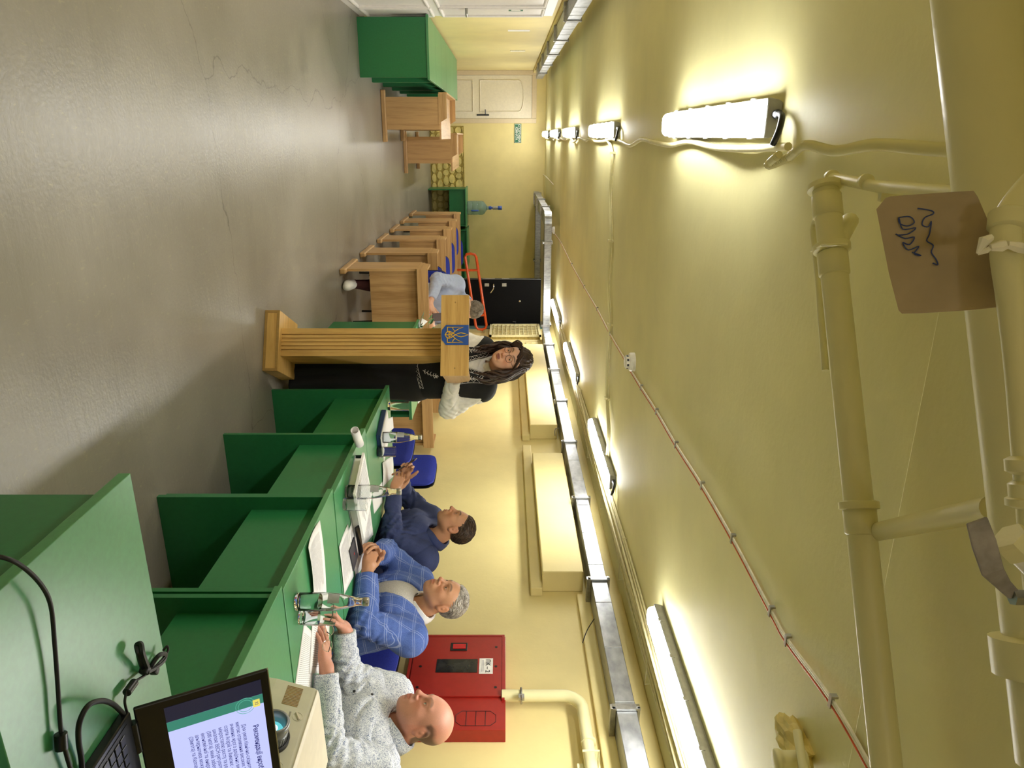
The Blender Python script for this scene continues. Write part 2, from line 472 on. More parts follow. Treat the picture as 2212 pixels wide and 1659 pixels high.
# cast-iron style grille over the niche in the right wall
gr = thing('window_grille', 'cream painted metal lattice grille on the right wall beside the black door', 'grille', (2.93, 10.72, 1.24))
mb = MB(); Wg, Hg = .72, .80
for a, bb in (((0, 0), (Wg, .035)), ((0, Hg - .035), (Wg, Hg)), ((0, 0), (.035, Hg)), ((Wg - .035, 0), (Wg, Hg))):
    mb.box((-.05, a[0], a[1]), (-.02, bb[0], bb[1]))
mb.build('frame', MAT['cable_paint'], gr)
for k in range(1, 12): MB().box((-.042, .03, Hg * k / 12 - .005), (-.032, Wg - .03, Hg * k / 12 + .005)).build('bar', MAT['cable_paint'], gr)
for k in range(1, 9): MB().box((-.036, Wg * k / 9 - .005, .03), (-.028, Wg * k / 9 + .005, Hg - .03)).build('bar', MAT['cable_paint'], gr)
MB().box((-.02, .02, .02), (.019, Wg - .02, Hg - .02)).build('backing', MAT['mortar'], gr)
MB().tube([(-.05, Wg - .02, Hg * .5), (-.09, Wg - .02, Hg * .52), (-.09, Wg - .02, Hg * .46)], .007, 6).build('latch', MAT['dark_steel'], gr)
gr2 = thing('wall_lattice', 'flat cream lattice fixed to the right wall behind the speaker\'s head', 'lattice', (2.94, 10.05, 1.30))
for k in range(9): MB().box((-.014, 0, .02 + .08 * k), (.009, .55, .026 + .08 * k)).build('bar', MAT['cable_paint'], gr2)
for k in range(6): MB().box((-.02, .02 + .1 * k, 0), (-.008, .027 + .1 * k, .72)).build('bar', MAT['cable_paint'], gr2)
tag(MB().lathe([(.0, 0), (.012, .0), (.03, .11), (.03, .13), (.022, .135), (.022, .16), (0, .16)], 12,
    Matrix.Translation((2.90, 9.75, 1.46))).build('red_cone', MAT['red_plastic']), 'small red plastic cone hanging on the right wall above the speaker\'s shoulder', 'marker')

# wall notices
tag(MB().box((XL, 9.46, 1.52), (XL + .004, 9.58, 1.78)).build('paper_notice', MAT['paper']), 'pale paper notice pinned to the left wall above the green desks', 'notice')
tag(MB().box((XL, 11.6, 1.56), (XL + .012, 11.67, 1.78)).build('wall_thermometer', MAT['white_plastic'], bevel=.003), 'narrow white plate on the left wall next to the white door', 'plate')
sn = tag(MB().box((-.24, YB - .012, 1.665), (.115, YB - .002, 1.80)).build('room_sign', MAT['sign_green']), 'green sign with white Cyrillic lettering on the far yellow wall', 'sign')
sn['kind'] = 'thing'
mb = MB(); panel_ring(mb, -.232, .107, 1.672, 1.793, YB - .0135, .004, .002); mb.build('border', MAT['sign_white'], sn)
text('lettering', 'СПОРТИВНА', .062, frame((-.062, YB - .0126, 1.757), (1, 0, 0), (0, 0, 1)), MAT['sign_white'], sn, bold=.001, sx=.83)
text('lettering', 'КІМНАТА', .062, frame((-.062, YB - .0126, 1.705), (1, 0, 0), (0, 0, 1)), MAT['sign_white'], sn, bold=.001, sx=.83)
# ------------------------------------------------------------------ ceiling luminaires
def make_lamp(label, x, y0, y1, group, wd=.098):
    L = y1 - y0
    t = thing('ceiling_lamp', label, 'lamp', (x, (y0 + y1) / 2, ZC), 0, group)
    hw = wd / 2
    prof = [(-hw * .86, 0), (hw * .86, 0), (hw * 1.0, -.012), (hw * 1.1, -.034), (hw * 1.1, -.046), (-hw * 1.1, -.046), (-hw * 1.1, -.034), (-hw, -.012)]
    M = frame((0, -L / 2, 0), (1, 0, 0), (0, 0, 1)); M = Matrix(((1,0,0,0),(0,0,1,-L/2),(0,1,0,0),(0,0,0,1)))
    MB().prism(prof, L, M).build('housing', MAT['grey_plastic'], t, bevel=.004)
    # rounded diffuser, ends drawn in
    n = 9; secs = [(-L / 2 + .004, .80), (-L / 2 + .012, .93), (-L / 2 + .035, 1.0), (L / 2 - .035, 1.0), (L / 2 - .012, .93), (L / 2 - .004, .80)]
    vs = []; fs = []
    for yy, sc in secs:
        for k in range(n):
            a = PI * k / (n - 1)
            vs.append((math.copysign(abs(math.cos(a)) ** .55, math.cos(a)) * hw * sc, yy, -.046 - math.sin(a) ** .6 * .036 * sc))
    for i in range(len(secs) - 1):
        for k in range(n - 1): fs.append((i * n + k, i * n + k + 1, (i + 1) * n + k + 1, (i + 1) * n + k))
    fs.append(tuple(range(n))); fs.append(tuple(reversed(range((len(secs) - 1) * n, len(secs) * n))))
    mb = MB(); mb.add(vs, fs, True); mb.build('diffuser', MAT['lamp_diffuser'], t)
    ng = max(3, int(L / .24))
    for sx_ in (-1, 1):
        for k in range(ng):
            yy = -L / 2 + L * (k + .5) / ng
            MB().box((sx_ * hw * 1.1 - .003, yy - .010, -.050), (sx_ * hw * 1.1 + .003, yy + .010, -.028)).build('clip', MAT['grey_plastic'], t)
    mb = MB().lathe([(.013, 0), (.013, .018), (.009, .022), (.009, .03)], 10, Matrix.Translation((-.01, -L / 2, -.018)) @ Matrix.Rotation(PI / 2, 4, 'X'))
    mb.build('cable_gland', MAT['dark_steel'], t)
    MB().tube(bez([(-.01, -L / 2 - .03, -.018), (.0, -L / 2 - .06, -.022), (.035, -L / 2 - .07, -.03), (.07, -L / 2 - .05, -.035)], 5), .009, 8).build('plug_lead', MAT['black_rubber'], t)
    return t
for k, (y0, y1, lb) in enumerate(((2.17, 3.45, 'nearest long ceiling light of the left row, beside the corrugated hose'),
        (5.2, 6.48, 'second ceiling light of the left row, where the conduit branches off'),
        (8.1, 9.38, 'third ceiling light of the left row'), (10.75, 12.03, 'fourth ceiling light of the left row'),
        (13.3, 14.58, 'farthest ceiling light of the left row, by the green sign'))):
    make_lamp(lb, -.045 if k else -.05, y0, y1, 'ceiling lights of the left row')
make_lamp('unseen ceiling light added behind the photographer to brighten the near pipes', -.05, -2.2, -.92, 'ceiling lights of the left row')  # added lamp out of view, lifts the dark pipes near the camera
for k, (x, y0, y1, lb) in enumerate(((2.24, 1.75, 3.03, 'long ceiling light over the bald man, nearest of the right row'),
        (2.31, 4.6, 5.72, 'ceiling light between the cable bundle and the conduit, second of the right row'),
        (2.40, 7.2, 8.45, 'ceiling light above the speaker, third of the right row'),
        (2.42, 9.75, 11.0, 'ceiling light in front of the black door, farthest of the right row'))):
    make_lamp(lb, x, y0, y1, 'ceiling lights of the right row')

# ------------------------------------------------------------------ cable trays
def bracket(parent, axis, pos, x_out, x_in, z0, z1):
    """one steel hanger: arm under the tray and a clamp frame over its outer face"""
    s = 1 if x_out > x_in else -1
    mb = MB()
    def bx(a, bb):
        if axis == 'y': mb.box((min(a[0], bb[0]), pos + a[1], a[2]), (max(a[0], bb[0]), pos + bb[1], bb[2]))
        else: mb.box((pos + a[1], min(a[0], bb[0]), a[2]), (pos + bb[1], max(a[0], bb[0]), bb[2]))
    bx((x_in, -.016, z0 - .03), (x_out + s * .014, .016, z0 - .004))
    bx((x_out + s * .002, -.018, z0 - .02), (x_out + s * .014, .018, z1 + .018))
    bx((x_in, -.014, z1 + .004), (x_out + s * .014, .014, z1 + .018))
    o = mb.build('bracket', MAT['steel'], parent)
    mb = MB()
    for zz in (z0 - .012, z1 + .008):
        if axis == 'y': mb.box((min(x_out + s * .014, x_out + s * .022), pos - .008, zz - .008), (max(x_out + s * .014, x_out + s * .022), pos + .008, zz + .008))
        else: mb.box((pos - .008, min(x_out + s * .014, x_out + s * .022), zz - .008), (pos + .008, max(x_out + s * .014, x_out + s * .022), zz + .008))
    mb.build('bolt', MAT['chrome'], o)
def tray_y(label, x_out, x_in, y0, y1, z0, z1, brs, joints=None):
    t = thing('cable_tray', label, 'cable tray', ((x_out + x_in) / 2, (y0 + y1) / 2, z0))
    t.location = (0, 0, 0)
    a, bb = min(x_out, x_in), max(x_out, x_in)
    MB().box((a, y0, z0), (bb, y1, z1)).build('trough', MAT['galvanised'], t, bevel=.003)
    for y in brs: bracket(t, 'y', y, x_out, x_in, z0, z1)
    for k in range(int((y1 - y0) / .42)):
        yy = y0 + .42 * (k + .5); s = 1 if x_out > x_in else -1
        MB().box((min(x_out, x_out + s * .0022), yy - .002, z0 + .001), (max(x_out, x_out + s * .0022), yy + .002, z1 - .001)).build('seam', MAT['steel'], t)
    return t
ZT0, ZT1 = 2.052, 2.155
tray_y('galvanised cable tray running along the right wall over the seated men', 2.752, 2.948, -1.0, 10.52, ZT0, ZT1, [1.81 + 1.13 * k for k in range(8)])
tray_y('galvanised cable tray with hangers high along the left wall over the green desks', -1.0, -1.148, 3.0, 14.3, 2.045, 2.165, [4.4 + 1.43 * k for k in range(7)])
t = thing('cable_tray', 'silver cable tray crossing the room in front of the black door', 'cable tray')
MB().box((1.22, 10.53, ZT0), (2.95, 10.73, ZT1)).build('trough', MAT['galvanised'], t, bevel=.003)
# rounded bend at its left end
pts = [(1.22 - .2 * math.sin(a) * 1.0, 10.73 - .2 * math.cos(a)) for a in [PI / 2 * k / 8 for k in range(9)]]
pts = [(1.22, 10.73)] + pts
mb = MB(); mb.prism(list(reversed(pts)), ZT1 - ZT0, Matrix.Translation((0, 0, ZT0))); mb.build('bend', MAT['galvanised'], t)
for xx in (1.45, 2.68): bracket(t, 'x', xx, 10.53, 10.73, ZT0, ZT1)
t = tray_y('short cable tray running back to the far wall past the far smoke detector', 1.02, 1.22, 10.735, 14.75, ZT0, ZT1, [11.4, 12.8, 14.2])
t = thing('cable_tray', 'distant cable tray fixed along the top of the far wall', 'cable tray')
MB().box((1.23, 14.80, 2.09), (2.94, 14.99, 2.20)).build('trough', MAT['galvanised'], t, bevel=.003)
for xx in (1.3, 2.4): bracket(t, 'x', xx, 14.80, 14.99, 2.09, 2.20)

# ------------------------------------------------------------------ painted cable bundle under the ceiling
rc = random.Random(11)
for k in range(15):
    x0 = 2.45 + .024 * (k % 11) + (.01 if k > 10 else 0); z0 = 2.252 - (.020 if k > 10 else 0) - .004 * (k % 3)
    pts = []; y = -1.0; ph = rc.uniform(0, 6)
    while y < 10.3:
        am = .014 if 1.5 < y < 6 else .022
        pts.append((x0 + am * math.sin(y * 1.7 + ph) * rc.uniform(.4, 1), y, z0 + .006 * math.sin(y * 2.3 + ph * 2)))
        y += rc.uniform(.3, .55)
    o = MB().tube(bez(pts, 4), rc.choice([.005, .006, .007]), 7).build('painted_cable', MAT['cable_paint'])
    tag(o, 'yellow painted cable in the bundle along the right edge of the ceiling', 'cable', 'painted ceiling cables of the right bundle')
for k in range(9):
    tag(MB().tube([(2.43, 1.2 + k * .95, 2.268), (2.43, 1.2 + k * .95, 2.236), (2.74, 1.2 + k * .95, 2.226), (2.74, 1.2 + k * .95, 2.268)], .003, 6).build('cable_strap', MAT['cable_paint']),
        'thin strap holding the bundle of painted ceiling cables', 'strap', 'straps of the cable bundle')

# painted hose that feeds the left row of lamps
def hose(name, pts, r, label, mat, ridges=0, n=8):
    path = bez(pts, n)
    if ridges:
        fine = [path[0]]
        for a, bb in zip(path, path[1:]):
            k = max(1, int((bb - a).length / ridges))
            fine += [a.lerp(bb, (i + 1) / k) for i in range(k)]
        rr = [r * (1.0 if i % 2 else .86) for i in range(len(fine))]
        o = MB().tube(fine, rr, 9).build(name, mat)
    else: o = MB().tube(path, r, 9).build(name, mat)
    return tag(o, label, 'hose' if 'hose' in name else ('conduit' if 'conduit' in name else 'cable'))
hose('corrugated_hose', [(.045, 2.02, 2.22), (.075, 2.08, 2.215), (.05, 2.0, 2.24), (.02, 1.9, 2.24), (.03, 1.7, 2.228), (.015, 1.5, 2.222), (.02, 1.25, 2.215), (.015, .9, 2.215), (.0, .4, 2.215)],
     .0125, 'corrugated pale hose from the nearest left lamp towards the big pipe overhead', MAT['pipe_paint'], .003)
pts = []
for k in range(34):
    y = 2.05 + .37 * k
    pts.append((.025 + .012 * math.sin(k * 1.9) + (.018 if k % 5 == 2 else 0), y, 2.252 - (.012 if k % 4 == 1 else 0)))
hose('painted_cable', pts, .0115, 'wavy painted cable linking the lamps of the left row', MAT['cable_paint'], n=5)
cp = [P(1310, 300, z=2.25), P(1322, 330, z=2.25), P(1318, 420, z=2.253), P(1319, 520, z=2.253), P(1313, 610, z=2.245), P(1317, 700, z=2.253), P(1312, 780, z=2.25), P(1311, 860, z=2.252), P(1314, 930, z=2.246), P(1311, 1000, z=2.252), P(1313, 1060, z=2.252), P(1316, 1110, z=2.25)]
hose('corrugated_conduit', cp, .0115, 'corrugated conduit crossing the ceiling from the left lamps to the cable bundle', MAT['pipe_paint'], .011, n=6)
hose('thin_conduit', [p + Vector((.0, -.028, .008)) for p in cp[1:]], .005, 'thin painted conduit beside the corrugated one across the ceiling', MAT['cable_paint'], n=4)
for k, i in enumerate((1, 3, 5, 7, 9)):
    p = cp[i]
    tag(MB().box((p.x - .008, p.y - .04, 2.255), (p.x + .008, p.y + .018, 2.27)).box((p.x - .008, p.y - .016, 2.233), (p.x + .008, p.y + .014, 2.256)).build('conduit_clip', MAT['cable_paint']),
        'small clip holding the corrugated conduit to the ceiling', 'clip', 'clips of the ceiling conduit')

# fire-alarm cables with clips and the two smoke detectors
al = [P(1884, 1668, z=2.228), P(1797, 1517, z=2.228), P(1700, 1385, z=2.258), P(1665, 1322, z=2.26), P(1582, 1165, z=2.26), P(1516, 1050, z=2.26), P(1460, 962, z=2.26), P(1418, 890, z=2.26), P(1385, 838, z=2.258), P(1362, 800, z=2.258)]
al2 = [P(1345, 768, z=2.26), P(1318, 722, z=2.258), P(1290, 668, z=2.26), P(1262, 620, z=2.26), P(1235, 572, z=2.26), P(1212, 525, z=2.26), P(1198, 505, z=2.26)]
for dx, mt_, nm, lb in ((-.008, 'white_cable', 'alarm_cable', 'white twin cable strung along the middle of the ceiling, left strand'), (-.001, 'white_cable', 'alarm_cable', 'white cable between its twin and the orange one on the ceiling'), (.008, 'orange_cable', 'orange_cable', 'orange cable running with the white ones along the middle of the ceiling')):
    path = bez([p + Vector((dx, 0, 0)) for p in al], 5) + bez([p + Vector((dx * .7, 0, 0)) for p in al2], 5)
    tag(MB().tube(path, .0036, 7).build(nm, MAT[mt_]), lb, 'cable')
for p in al[1:-1] + al2[1:]:
    o = MB().box((p.x - .014, p.y - .006, p.z - .006), (p.x + .014, p.y + .006, p.z - .003)).box((p.x - .020, p.y - .006, p.z - .006), (p.x - .014, p.y + .006, p.z + .010)).build('cable_clip', MAT['steel'])
    tag(o, 'small steel clip on the white and orange ceiling cables', 'clip', 'clips of the alarm cables')
for lb, p in (('round white smoke detector on the ceiling above the lectern', Vector((1.29, 4.18, ZC))), ('far smoke detector at the bend of the silver cable tray', P(1198, 497, z=ZC))):
    t = thing('smoke_detector', lb, 'detector', p)
    MB().lathe([(.0, 0), (.057, 0), (.057, -.026), (.05, -.034), (.0, -.034)][::-1], 28).build('base', MAT['white_plastic'], t)
    MB().lathe([(.0, -.034), (.04, -.034), (.04, -.052), (.032, -.058), (0, -.06)][::-1], 24).build('chamber', MAT['white_plastic'], t)
    for k in range(8):
        a = 2 * PI * k / 8 + .2
        MB().box((-.007, .038, -.05), (.007, .0415, -.038), Matrix.Rotation(a, 4, 'Z')).build('slot', MAT['black_plastic'], t)
# small hanging wire on the far ceiling
tag(MB().tube(bez([P(1170, 374, z=2.26), P(1180, 382, z=2.24), P(1195, 398, z=2.262)], 5), .006, 6).build('loose_wire', MAT['white_cable']), 'loose wire sagging from the far ceiling', 'wire')

# ------------------------------------------------------------------ pipes overhead, near the camera
def collar(parent, a, bb, t, r0, r1, ln, name='socket', mat='pipe_paint'):
    a = Vector(a); bb = Vector(bb); d = (bb - a).normalized(); c = a.lerp(bb, t)
    x = d.orthogonal().normalized(); M = frame(c, x, d.cross(x))
    return MB().lathe([(r0, -ln / 2), (r1, -ln / 2 + .003), (r1, ln / 2 - .003), (r0, ln / 2)], 24, M).build(name, MAT[mat], parent)
RA = .0255
A0, A1 = P(1782, 398, z=2.135), P(1915, 1659, z=2.135); A2 = A1 + (A1 - A0) * .9
t = thing('waste_pipe', 'yellow painted waste pipe with sockets slanting across the ceiling', 'pipe')
MB().tube([A0, A0.lerp(A2, .5), A2], RA, 24).build('barrel', MAT['pipe_paint'], t)
L = (A2 - A0).length
def tA(u): return (P(1782 + (u - 398) * 133 / 1261, u, z=2.135) - A0).length / L
for u0, ln, r1 in ((405, .016, RA + .009), (445, .05, RA + .003), (536, .018, RA + .0095), (570, .05, RA + .003), (1092, .018, RA + .009), (1125, .05, RA + .003)):
    collar(t, A0, A2, tA(u0), RA, r1, ln)
mb = MB().tube(bez([P(1800, 540, z=2.14), P(1822, 500, z=2.165), P(1835, 478, z=2.21)], 4), .018, 12); mb.build('branch', MAT['pipe_paint'], t)
t = thing('thin_pipe', 'thin painted pipe running beside the slanting waste pipe', 'pipe')
MB().tube(bez([P(1783, 474, z=2.15), P(1762, 478, z=2.15), P(1757, 500, z=2.15)], 4) + [P(1768, 600, z=2.15), P(1783, 800, z=2.15)], .0075, 10).build('barrel', MAT['pipe_paint'], t)
tag(MB().tube([P(1752, 543, z=2.13), P(1775, 530, z=2.085), P(1832, 528, z=2.12)], .0022, 6).build('tie_wire', MAT['pipe_paint']), 'tie wire round the waste pipe near its left end', 'wire')
t = thing('water_pipe', 'slim cream water pipe with a clamp under the corrugated hose', 'pipe')
W0, W1 = P(1793, 383, z=2.17), P(2058, 416, z=2.12)
MB().tube([W0, P(1890, 402, z=2.15), W1, W1 + (W1 - W0) * .6], .0105, 14).build('barrel', MAT['pipe_paint'], t)
collar(t, W0, W1, .02, .011, .0155, .016, 'end_cap'); collar(t, W0, W1, .38, .011, .0145, .014, 'clamp')
MB().box((0, 0, 0), (.03, .012, .045), Matrix.Translation(P(1908, 398, z=2.16))).build('clamp_block', MAT['pipe_paint'], t)
t = thing('cross_pipe', 'short painted pipe joining the waste pipe to the thick overhead pipe', 'pipe')
MB().tube([P(1888, 1150, z=2.16), P(2145, 1098, z=2.105)], .0165, 16).build('barrel', MAT['pipe_paint'], t)
# thick pipe
B0, B1 = P(2108, 0, z=2.085), P(2232, 1000, z=2.085); dB = B1 - B0
t = thing('thick_pipe', 'thick yellow pipe closest overhead, behind the cardboard tag', 'pipe')
MB().tube([B0 - dB * .8, B0, B1, B1 + dB * .55], .049, 32).build('barrel', MAT['pipe_paint'], t)
collar(t, B0, B1, 1.36, .049, .062, .045)
# near service pipe with elbow, union and valve
NP = [P(2300, 330, D=.66), P(2225, 405, D=.655), P(2180, 470, D=.65), P(2172, 540, D=.645), P(2186, 640, D=.64), P(2205, 800, D=.632), P(2222, 1000, D=.625), P(2240, 1200, D=.62), P(2270, 1500, D=.61)]
t = thing('service_pipe', 'narrow pale pipe with elbow carrying the cardboard tag', 'pipe')
MB().tube(bez(NP, 6), .0125, 16).build('barrel', MAT['pipe_paint'], t)
collar(t, NP[2], NP[3], .1, .0125, .0165, .02); collar(t, NP[6], NP[7], .02, .0125, .018, .016, 'union'); collar(t, NP[6], NP[7], .3, .0125, .017, .018, 'union'); collar(t, NP[6], NP[7], .42, .0125, .02, .012, 'union')
t = thing('ball_valve', 'ball valve with a long grey lever handle at the upper right pipes', 'valve')
Md = (P(2188, 1175, D=.60))
v0 = P(2188, 1168, D=.60); v1 = P(2260, 1240, D=.60); dv = (v1 - v0).normalized(); xx = dv.orthogonal().normalized(); M = frame(v0, xx, dv.cross(xx))
MB().lathe([(0, -.006), (.014, -.006), (.0155, -.002), (.0155, .012), (0, .012)], 6, M, smooth=False).build('hex_cap', MAT['pipe_paint'], t)
MB().lathe([(.013, .012), (.013, .06)], 16, M).build('body', MAT['white_plastic'], t)
lv = [P(2112, 1124, D=.595), P(2128, 1175, D=.596), P(2147, 1236, D=.598), P(2168, 1262, D=.605), P(2196, 1290, D=.612)]
side = Vector((0, 0, 1)).cross(lv[1] - lv[0]).normalized()
mb = MB(); vs = []; fs = []
wds = [.009, .0105, .0095, .007, .006]
fw = Vector((SY, CY, 0))
for p, wd in zip(lv, wds):
    sd = (lv[2] - lv[0]).cross(fw).normalized()
    vs += [p - sd * wd, p + sd * wd, p + sd * wd + fw * .003, p - sd * wd + fw * .003]
for i in range(4):
    for j in range(4): fs.append((i * 4 + j, i * 4 + (j + 1) % 4, i * 4 + 4 + (j + 1) % 4, i * 4 + 4 + j))
fs += [(3, 2, 1, 0), (16, 17, 18, 19)]
mb.add(vs, fs); plain('lever_grey', '#8f8781', .6, var=.15, scale=60)
mb.build('lever', MAT['lever_grey'], t, bevel=.0015)
MB().lathe([(0, -.004), (.007, -.004), (.007, .006), (0, .006)], 6, Matrix.Translation(lv[-1]), smooth=False).build('nut', MAT['steel'], t)
# tape / rag knotted on the service pipe
mb = MB()
q = [P(2112, 548, D=.632), P(2140, 535, D=.626), P(2175, 528, D=.622), P(2215, 540, D=.624)]
for a, bb, wq in zip(q, q[1:], (.002, .004, .004)):
    mb.tube([a, a.lerp(bb, .5) + Vector((0, 0, .002)), bb], [wq * .8, wq * 1.3, wq], 6)
mb.tube([P(2112, 548, D=.632), P(2126, 520, D=.63), P(2142, 512, D=.63)], [.0015, .005, .003], 6)
tag(mb.build('tape_knot', MAT['white_cable']), 'knotted strip of tape round the narrow overhead pipe', 'tape')
# cardboard tag with handwriting
t = thing('cardboard_tag', 'torn brown cardboard tag with blue handwriting hung on the overhead pipes', 'tag')
cpts = [(1893, 452), (1903, 440), (1913, 428), (1924, 424), (1980, 420), (2050, 415), (2103, 412), (2112, 425), (2140, 490), (2162, 570), (2186, 652), (2180, 661), (2090, 670), (1990, 676), (1948, 677), (1941, 670), (1920, 590)]
cD = lambda x, y: .72 - (x - 1893) * .0002
p3 = [P(x, y, D=cD(x, y)) for x, y in cpts]
nn = (p3[6] - p3[0]).cross(p3[14] - p3[0]).normalized()
if nn.dot(fw) < 0: nn = -nn
MB().slab(p3, nn, .003).build('board', MAT['cardboard'], t)
def scribble(pts, r=.0006):
    return MB().tube(bez([P(x, y, D=cD(x, y) - .0015) for x, y in pts], 4), r, 5)
sc = [(1942, 470), (1965, 468), (1975, 480), (1960, 488), (1943, 482), (1942, 470), (1950, 495), (1978, 492), (1962, 505), (1938, 508)]
sc2 = [(1935, 505), (1955, 515), (1975, 512), (1965, 528), (1950, 524), (1962, 540), (1985, 532), (1975, 548), (1990, 552), (1970, 545)]
sc3 = [(1982, 450), (2012, 455), (2016, 462), (1998, 470), (1992, 485), (2005, 490), (2012, 478), (2008, 505), (2002, 520), (2016, 530), (2012, 545), (2022, 560), (2026, 572), (2015, 568)]
for s_ in (sc, sc2, sc3): scribble(s_).build('handwriting', MAT['pen_blue'], t)

# chipped plaster round an old pipe in the ceiling, and a capped stub beside it
t = thing('plaster_patch', 'chipped lump of old plaster round a pipe stump in the ceiling', 'plaster')
bm = bmesh.new(); bmesh.ops.create_icosphere(bm, subdivisions=3, radius=1.0)
pc = P(1722, 1600, z=2.25)
for v_ in bm.verts:
    k = 1 + .22 * math.sin(v_.co.x * 7 + 1) * math.cos(v_.co.y * 6) + .1 * math.sin(v_.co.z * 13 + v_.co.x * 9)
    v_.co = Vector((pc.x + .035 * v_.co.x * k, pc.y + .085 * v_.co.y * k, 2.24 + .035 * v_.co.z * k))
me = bpy.data.meshes.new('lump'); bm.to_mesh(me); bm.free(); link('lump', me, MAT['stone_paint'], t)
MB().tube([P(1722, 1580, z=2.225), P(1742, 1700, z=2.20)], .011, 12).build('stump', MAT['pipe_paint'], t)
t = thing('capped_stub', 'capped pipe stub hanging from the ceiling at the lower right edge', 'pipe')
c = P(1672, 1640, z=2.16)
MB().lathe([(0, 0), (.022, 0), (.025, .003), (.025, .014), (.022, .017), (.022, .022)], 24, Matrix.Translation(c)).build('cap', MAT['pipe_paint'], t)
MB().lathe([(.021, .02), (.021, 2.24 - c.z)], 20, Matrix.Translation(c)).build('barrel', MAT['pipe_paint'], t)

# heating pipe on the right wall with its clamp
t = thing('wall_pipe', 'cream painted pipe rising from the red cabinet and bending along the wall', 'pipe')
wp = [(2.87, 3.16, 1.47), (2.87, 3.16, 1.80)]
el = [(2.87, 3.16 - .1 * (1 - math.cos(a)), 1.80 + .1 * math.sin(a)) for a in [PI / 2 * k / 8 for k in range(1, 9)]]
MB().tube([Vector(p) for p in wp + el + [(2.87, 2.4, 1.905), (2.87, .5, 1.90)]], .032, 20).build('barrel', MAT['pipe_paint'], t)
collar(t, (2.87, 2.9, 1.905), (2.87, 2.4, 1.905), .12, .032, .038, .02, 'weld_ring')
t2 = MB().tube([(2.87 + .038 * math.cos(a), 3.16 + .038 * math.sin(a), 1.575) for a in [2 * PI * k / 16 for k in range(16)]], .006, 6, closed=True)
t2.tube([(2.83, 3.13, 1.575), (2.80, 3.05, 1.575)], .005, 6).box((2.82, 3.09, 1.56), (2.84, 3.12, 1.59))
tag(t2.build('pipe_clamp', MAT['steel']), 'steel hose clamp with a bolt on the wall pipe above the red cabinet', 'clamp')
tag(MB().tube([(2.80, 2.72, 1.86), (2.80, 2.72, 1.94), (2.90, 2.72, 1.94)], .006, 6).box((2.90, 2.7, 1.84), (2.95, 2.74, 1.95)).build('pipe_hook', MAT['pipe_paint']), 'painted hook carrying the bent wall pipe', 'hook')
# loose wires at the tray
for lb, pts in (('stray brown wire dangling from the cable tray over the red cabinet', [(2.78, 3.7, 2.03), (2.80, 3.62, 1.98), (2.86, 3.58, 1.95)]), ('thin black wire curling by the plaster boxing', [(2.78, 6.75, 2.03), (2.78, 6.72, 1.99), (2.8, 6.6, 1.98)])):
    tag(MB().tube(bez(pts, 5), .003, 6).build('stray_wire', MAT['black_rubber']), lb, 'wire')
# ------------------------------------------------------------------ fire-hose cabinet on the right wall
t = thing('fire_cabinet', 'red steel fire hose cabinet on the right wall behind the bald man', 'cabinet', (2.87, 2.92, .93))
MB().box((0, 0, 0), (.08, .73, .56)).build('body', MAT['fire_red'], t, bevel=.003)
dr = MB().box((-.012, .225, .025), (-.0005, .715, .54)).build('door', MAT['fire_red'], t, bevel=.003)
mb = MB(); mb.box((-.014, .2, .54), (0, .73, .555)).box((-.014, .715, .0), (0, .73, .54)).box((-.014, .2, .005), (0, .715, .02)); mb.build('frame', MAT['fire_red'], t)
MB().box((-.016, .585, .235), (-.0122, .655, .335)).build('handle_frame', MAT['black_plastic'], dr, bevel=.006)
MB().box((-.019, .60, .25), (-.016, .64, .325)).build('latch', MAT['red_plastic'], dr)
plain('dark_window', '#232322', .15, var=.4, scale=14)
MB().box((-.0135, .405, .165), (-.0121, .515, .40)).build('window', MAT['dark_window'], dr)
lb = MB().box((-.0135, .395, .41), (-.0121, .52, .488)).build('number_plate', MAT['sign_white'], dr)
Mt = frame((-.0138, .4575, .458), (0, -1, 0), (0, 0, 1))
text('lettering', 'ПК – 2', .036, Mt, MAT['ink'], dr, bold=.0006)
for k in range(2): MB().box((-.0138, .41, .424 + .008 * k), (-.0134, .505, .427 + .008 * k)).build('fine_print', MAT['print'], dr)
for yy in (.29, .455, .62):
    for zz in (.075, .505):
        MB().lathe([(0, 0), (.0085, 0), (.0085, .001), (0, .001)], 12, Matrix.Translation((-.0121, yy, zz)) @ Matrix.Rotation(-PI / 2, 4, 'Y')).build('vent_hole', MAT['black_plastic'], dr)
mb = MB(); o8 = [(.028, .33), (.028, .48), (.055, .51), (.1, .51), (.128, .48), (.128, .33), (.1, .30), (.055, .30)]
mb.tube([(-.001, a, bb) for a, bb in o8], .0014, 5, closed=True)
for zz in (.355, .405, .455): mb.tube([(-.001, .028, zz), (-.001, .128, zz)], .0014, 5)
mb.build('pressed_outline', MAT['ink'], t)

# ------------------------------------------------------------------ green desks
HT = .745
def green_desk(label, loc, rz, W=.75, d=.68, h=HT, group=None, modesty=True, inset=.02, my=.08):
    t = thing('green_desk', label, 'desk', loc, rz, group)
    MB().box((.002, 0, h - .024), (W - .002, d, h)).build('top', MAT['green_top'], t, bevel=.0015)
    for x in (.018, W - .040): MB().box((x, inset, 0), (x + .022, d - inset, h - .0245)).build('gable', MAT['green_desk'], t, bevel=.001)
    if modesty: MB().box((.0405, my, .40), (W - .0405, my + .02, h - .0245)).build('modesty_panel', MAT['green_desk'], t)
    for x in (.0405, W - .0405): MB().lathe([(0, 0), (.006, 0), (.005, .003), (0, .003)], 8, Matrix.Translation((x, d * .55, h - .07)) @ Matrix.Rotation(PI / 2 if x < .2 else -PI / 2, 4, 'Y')).build('screw_cap', MAT['green_desk'], t)
    return t
G = 'green desks of the row where the men sit'
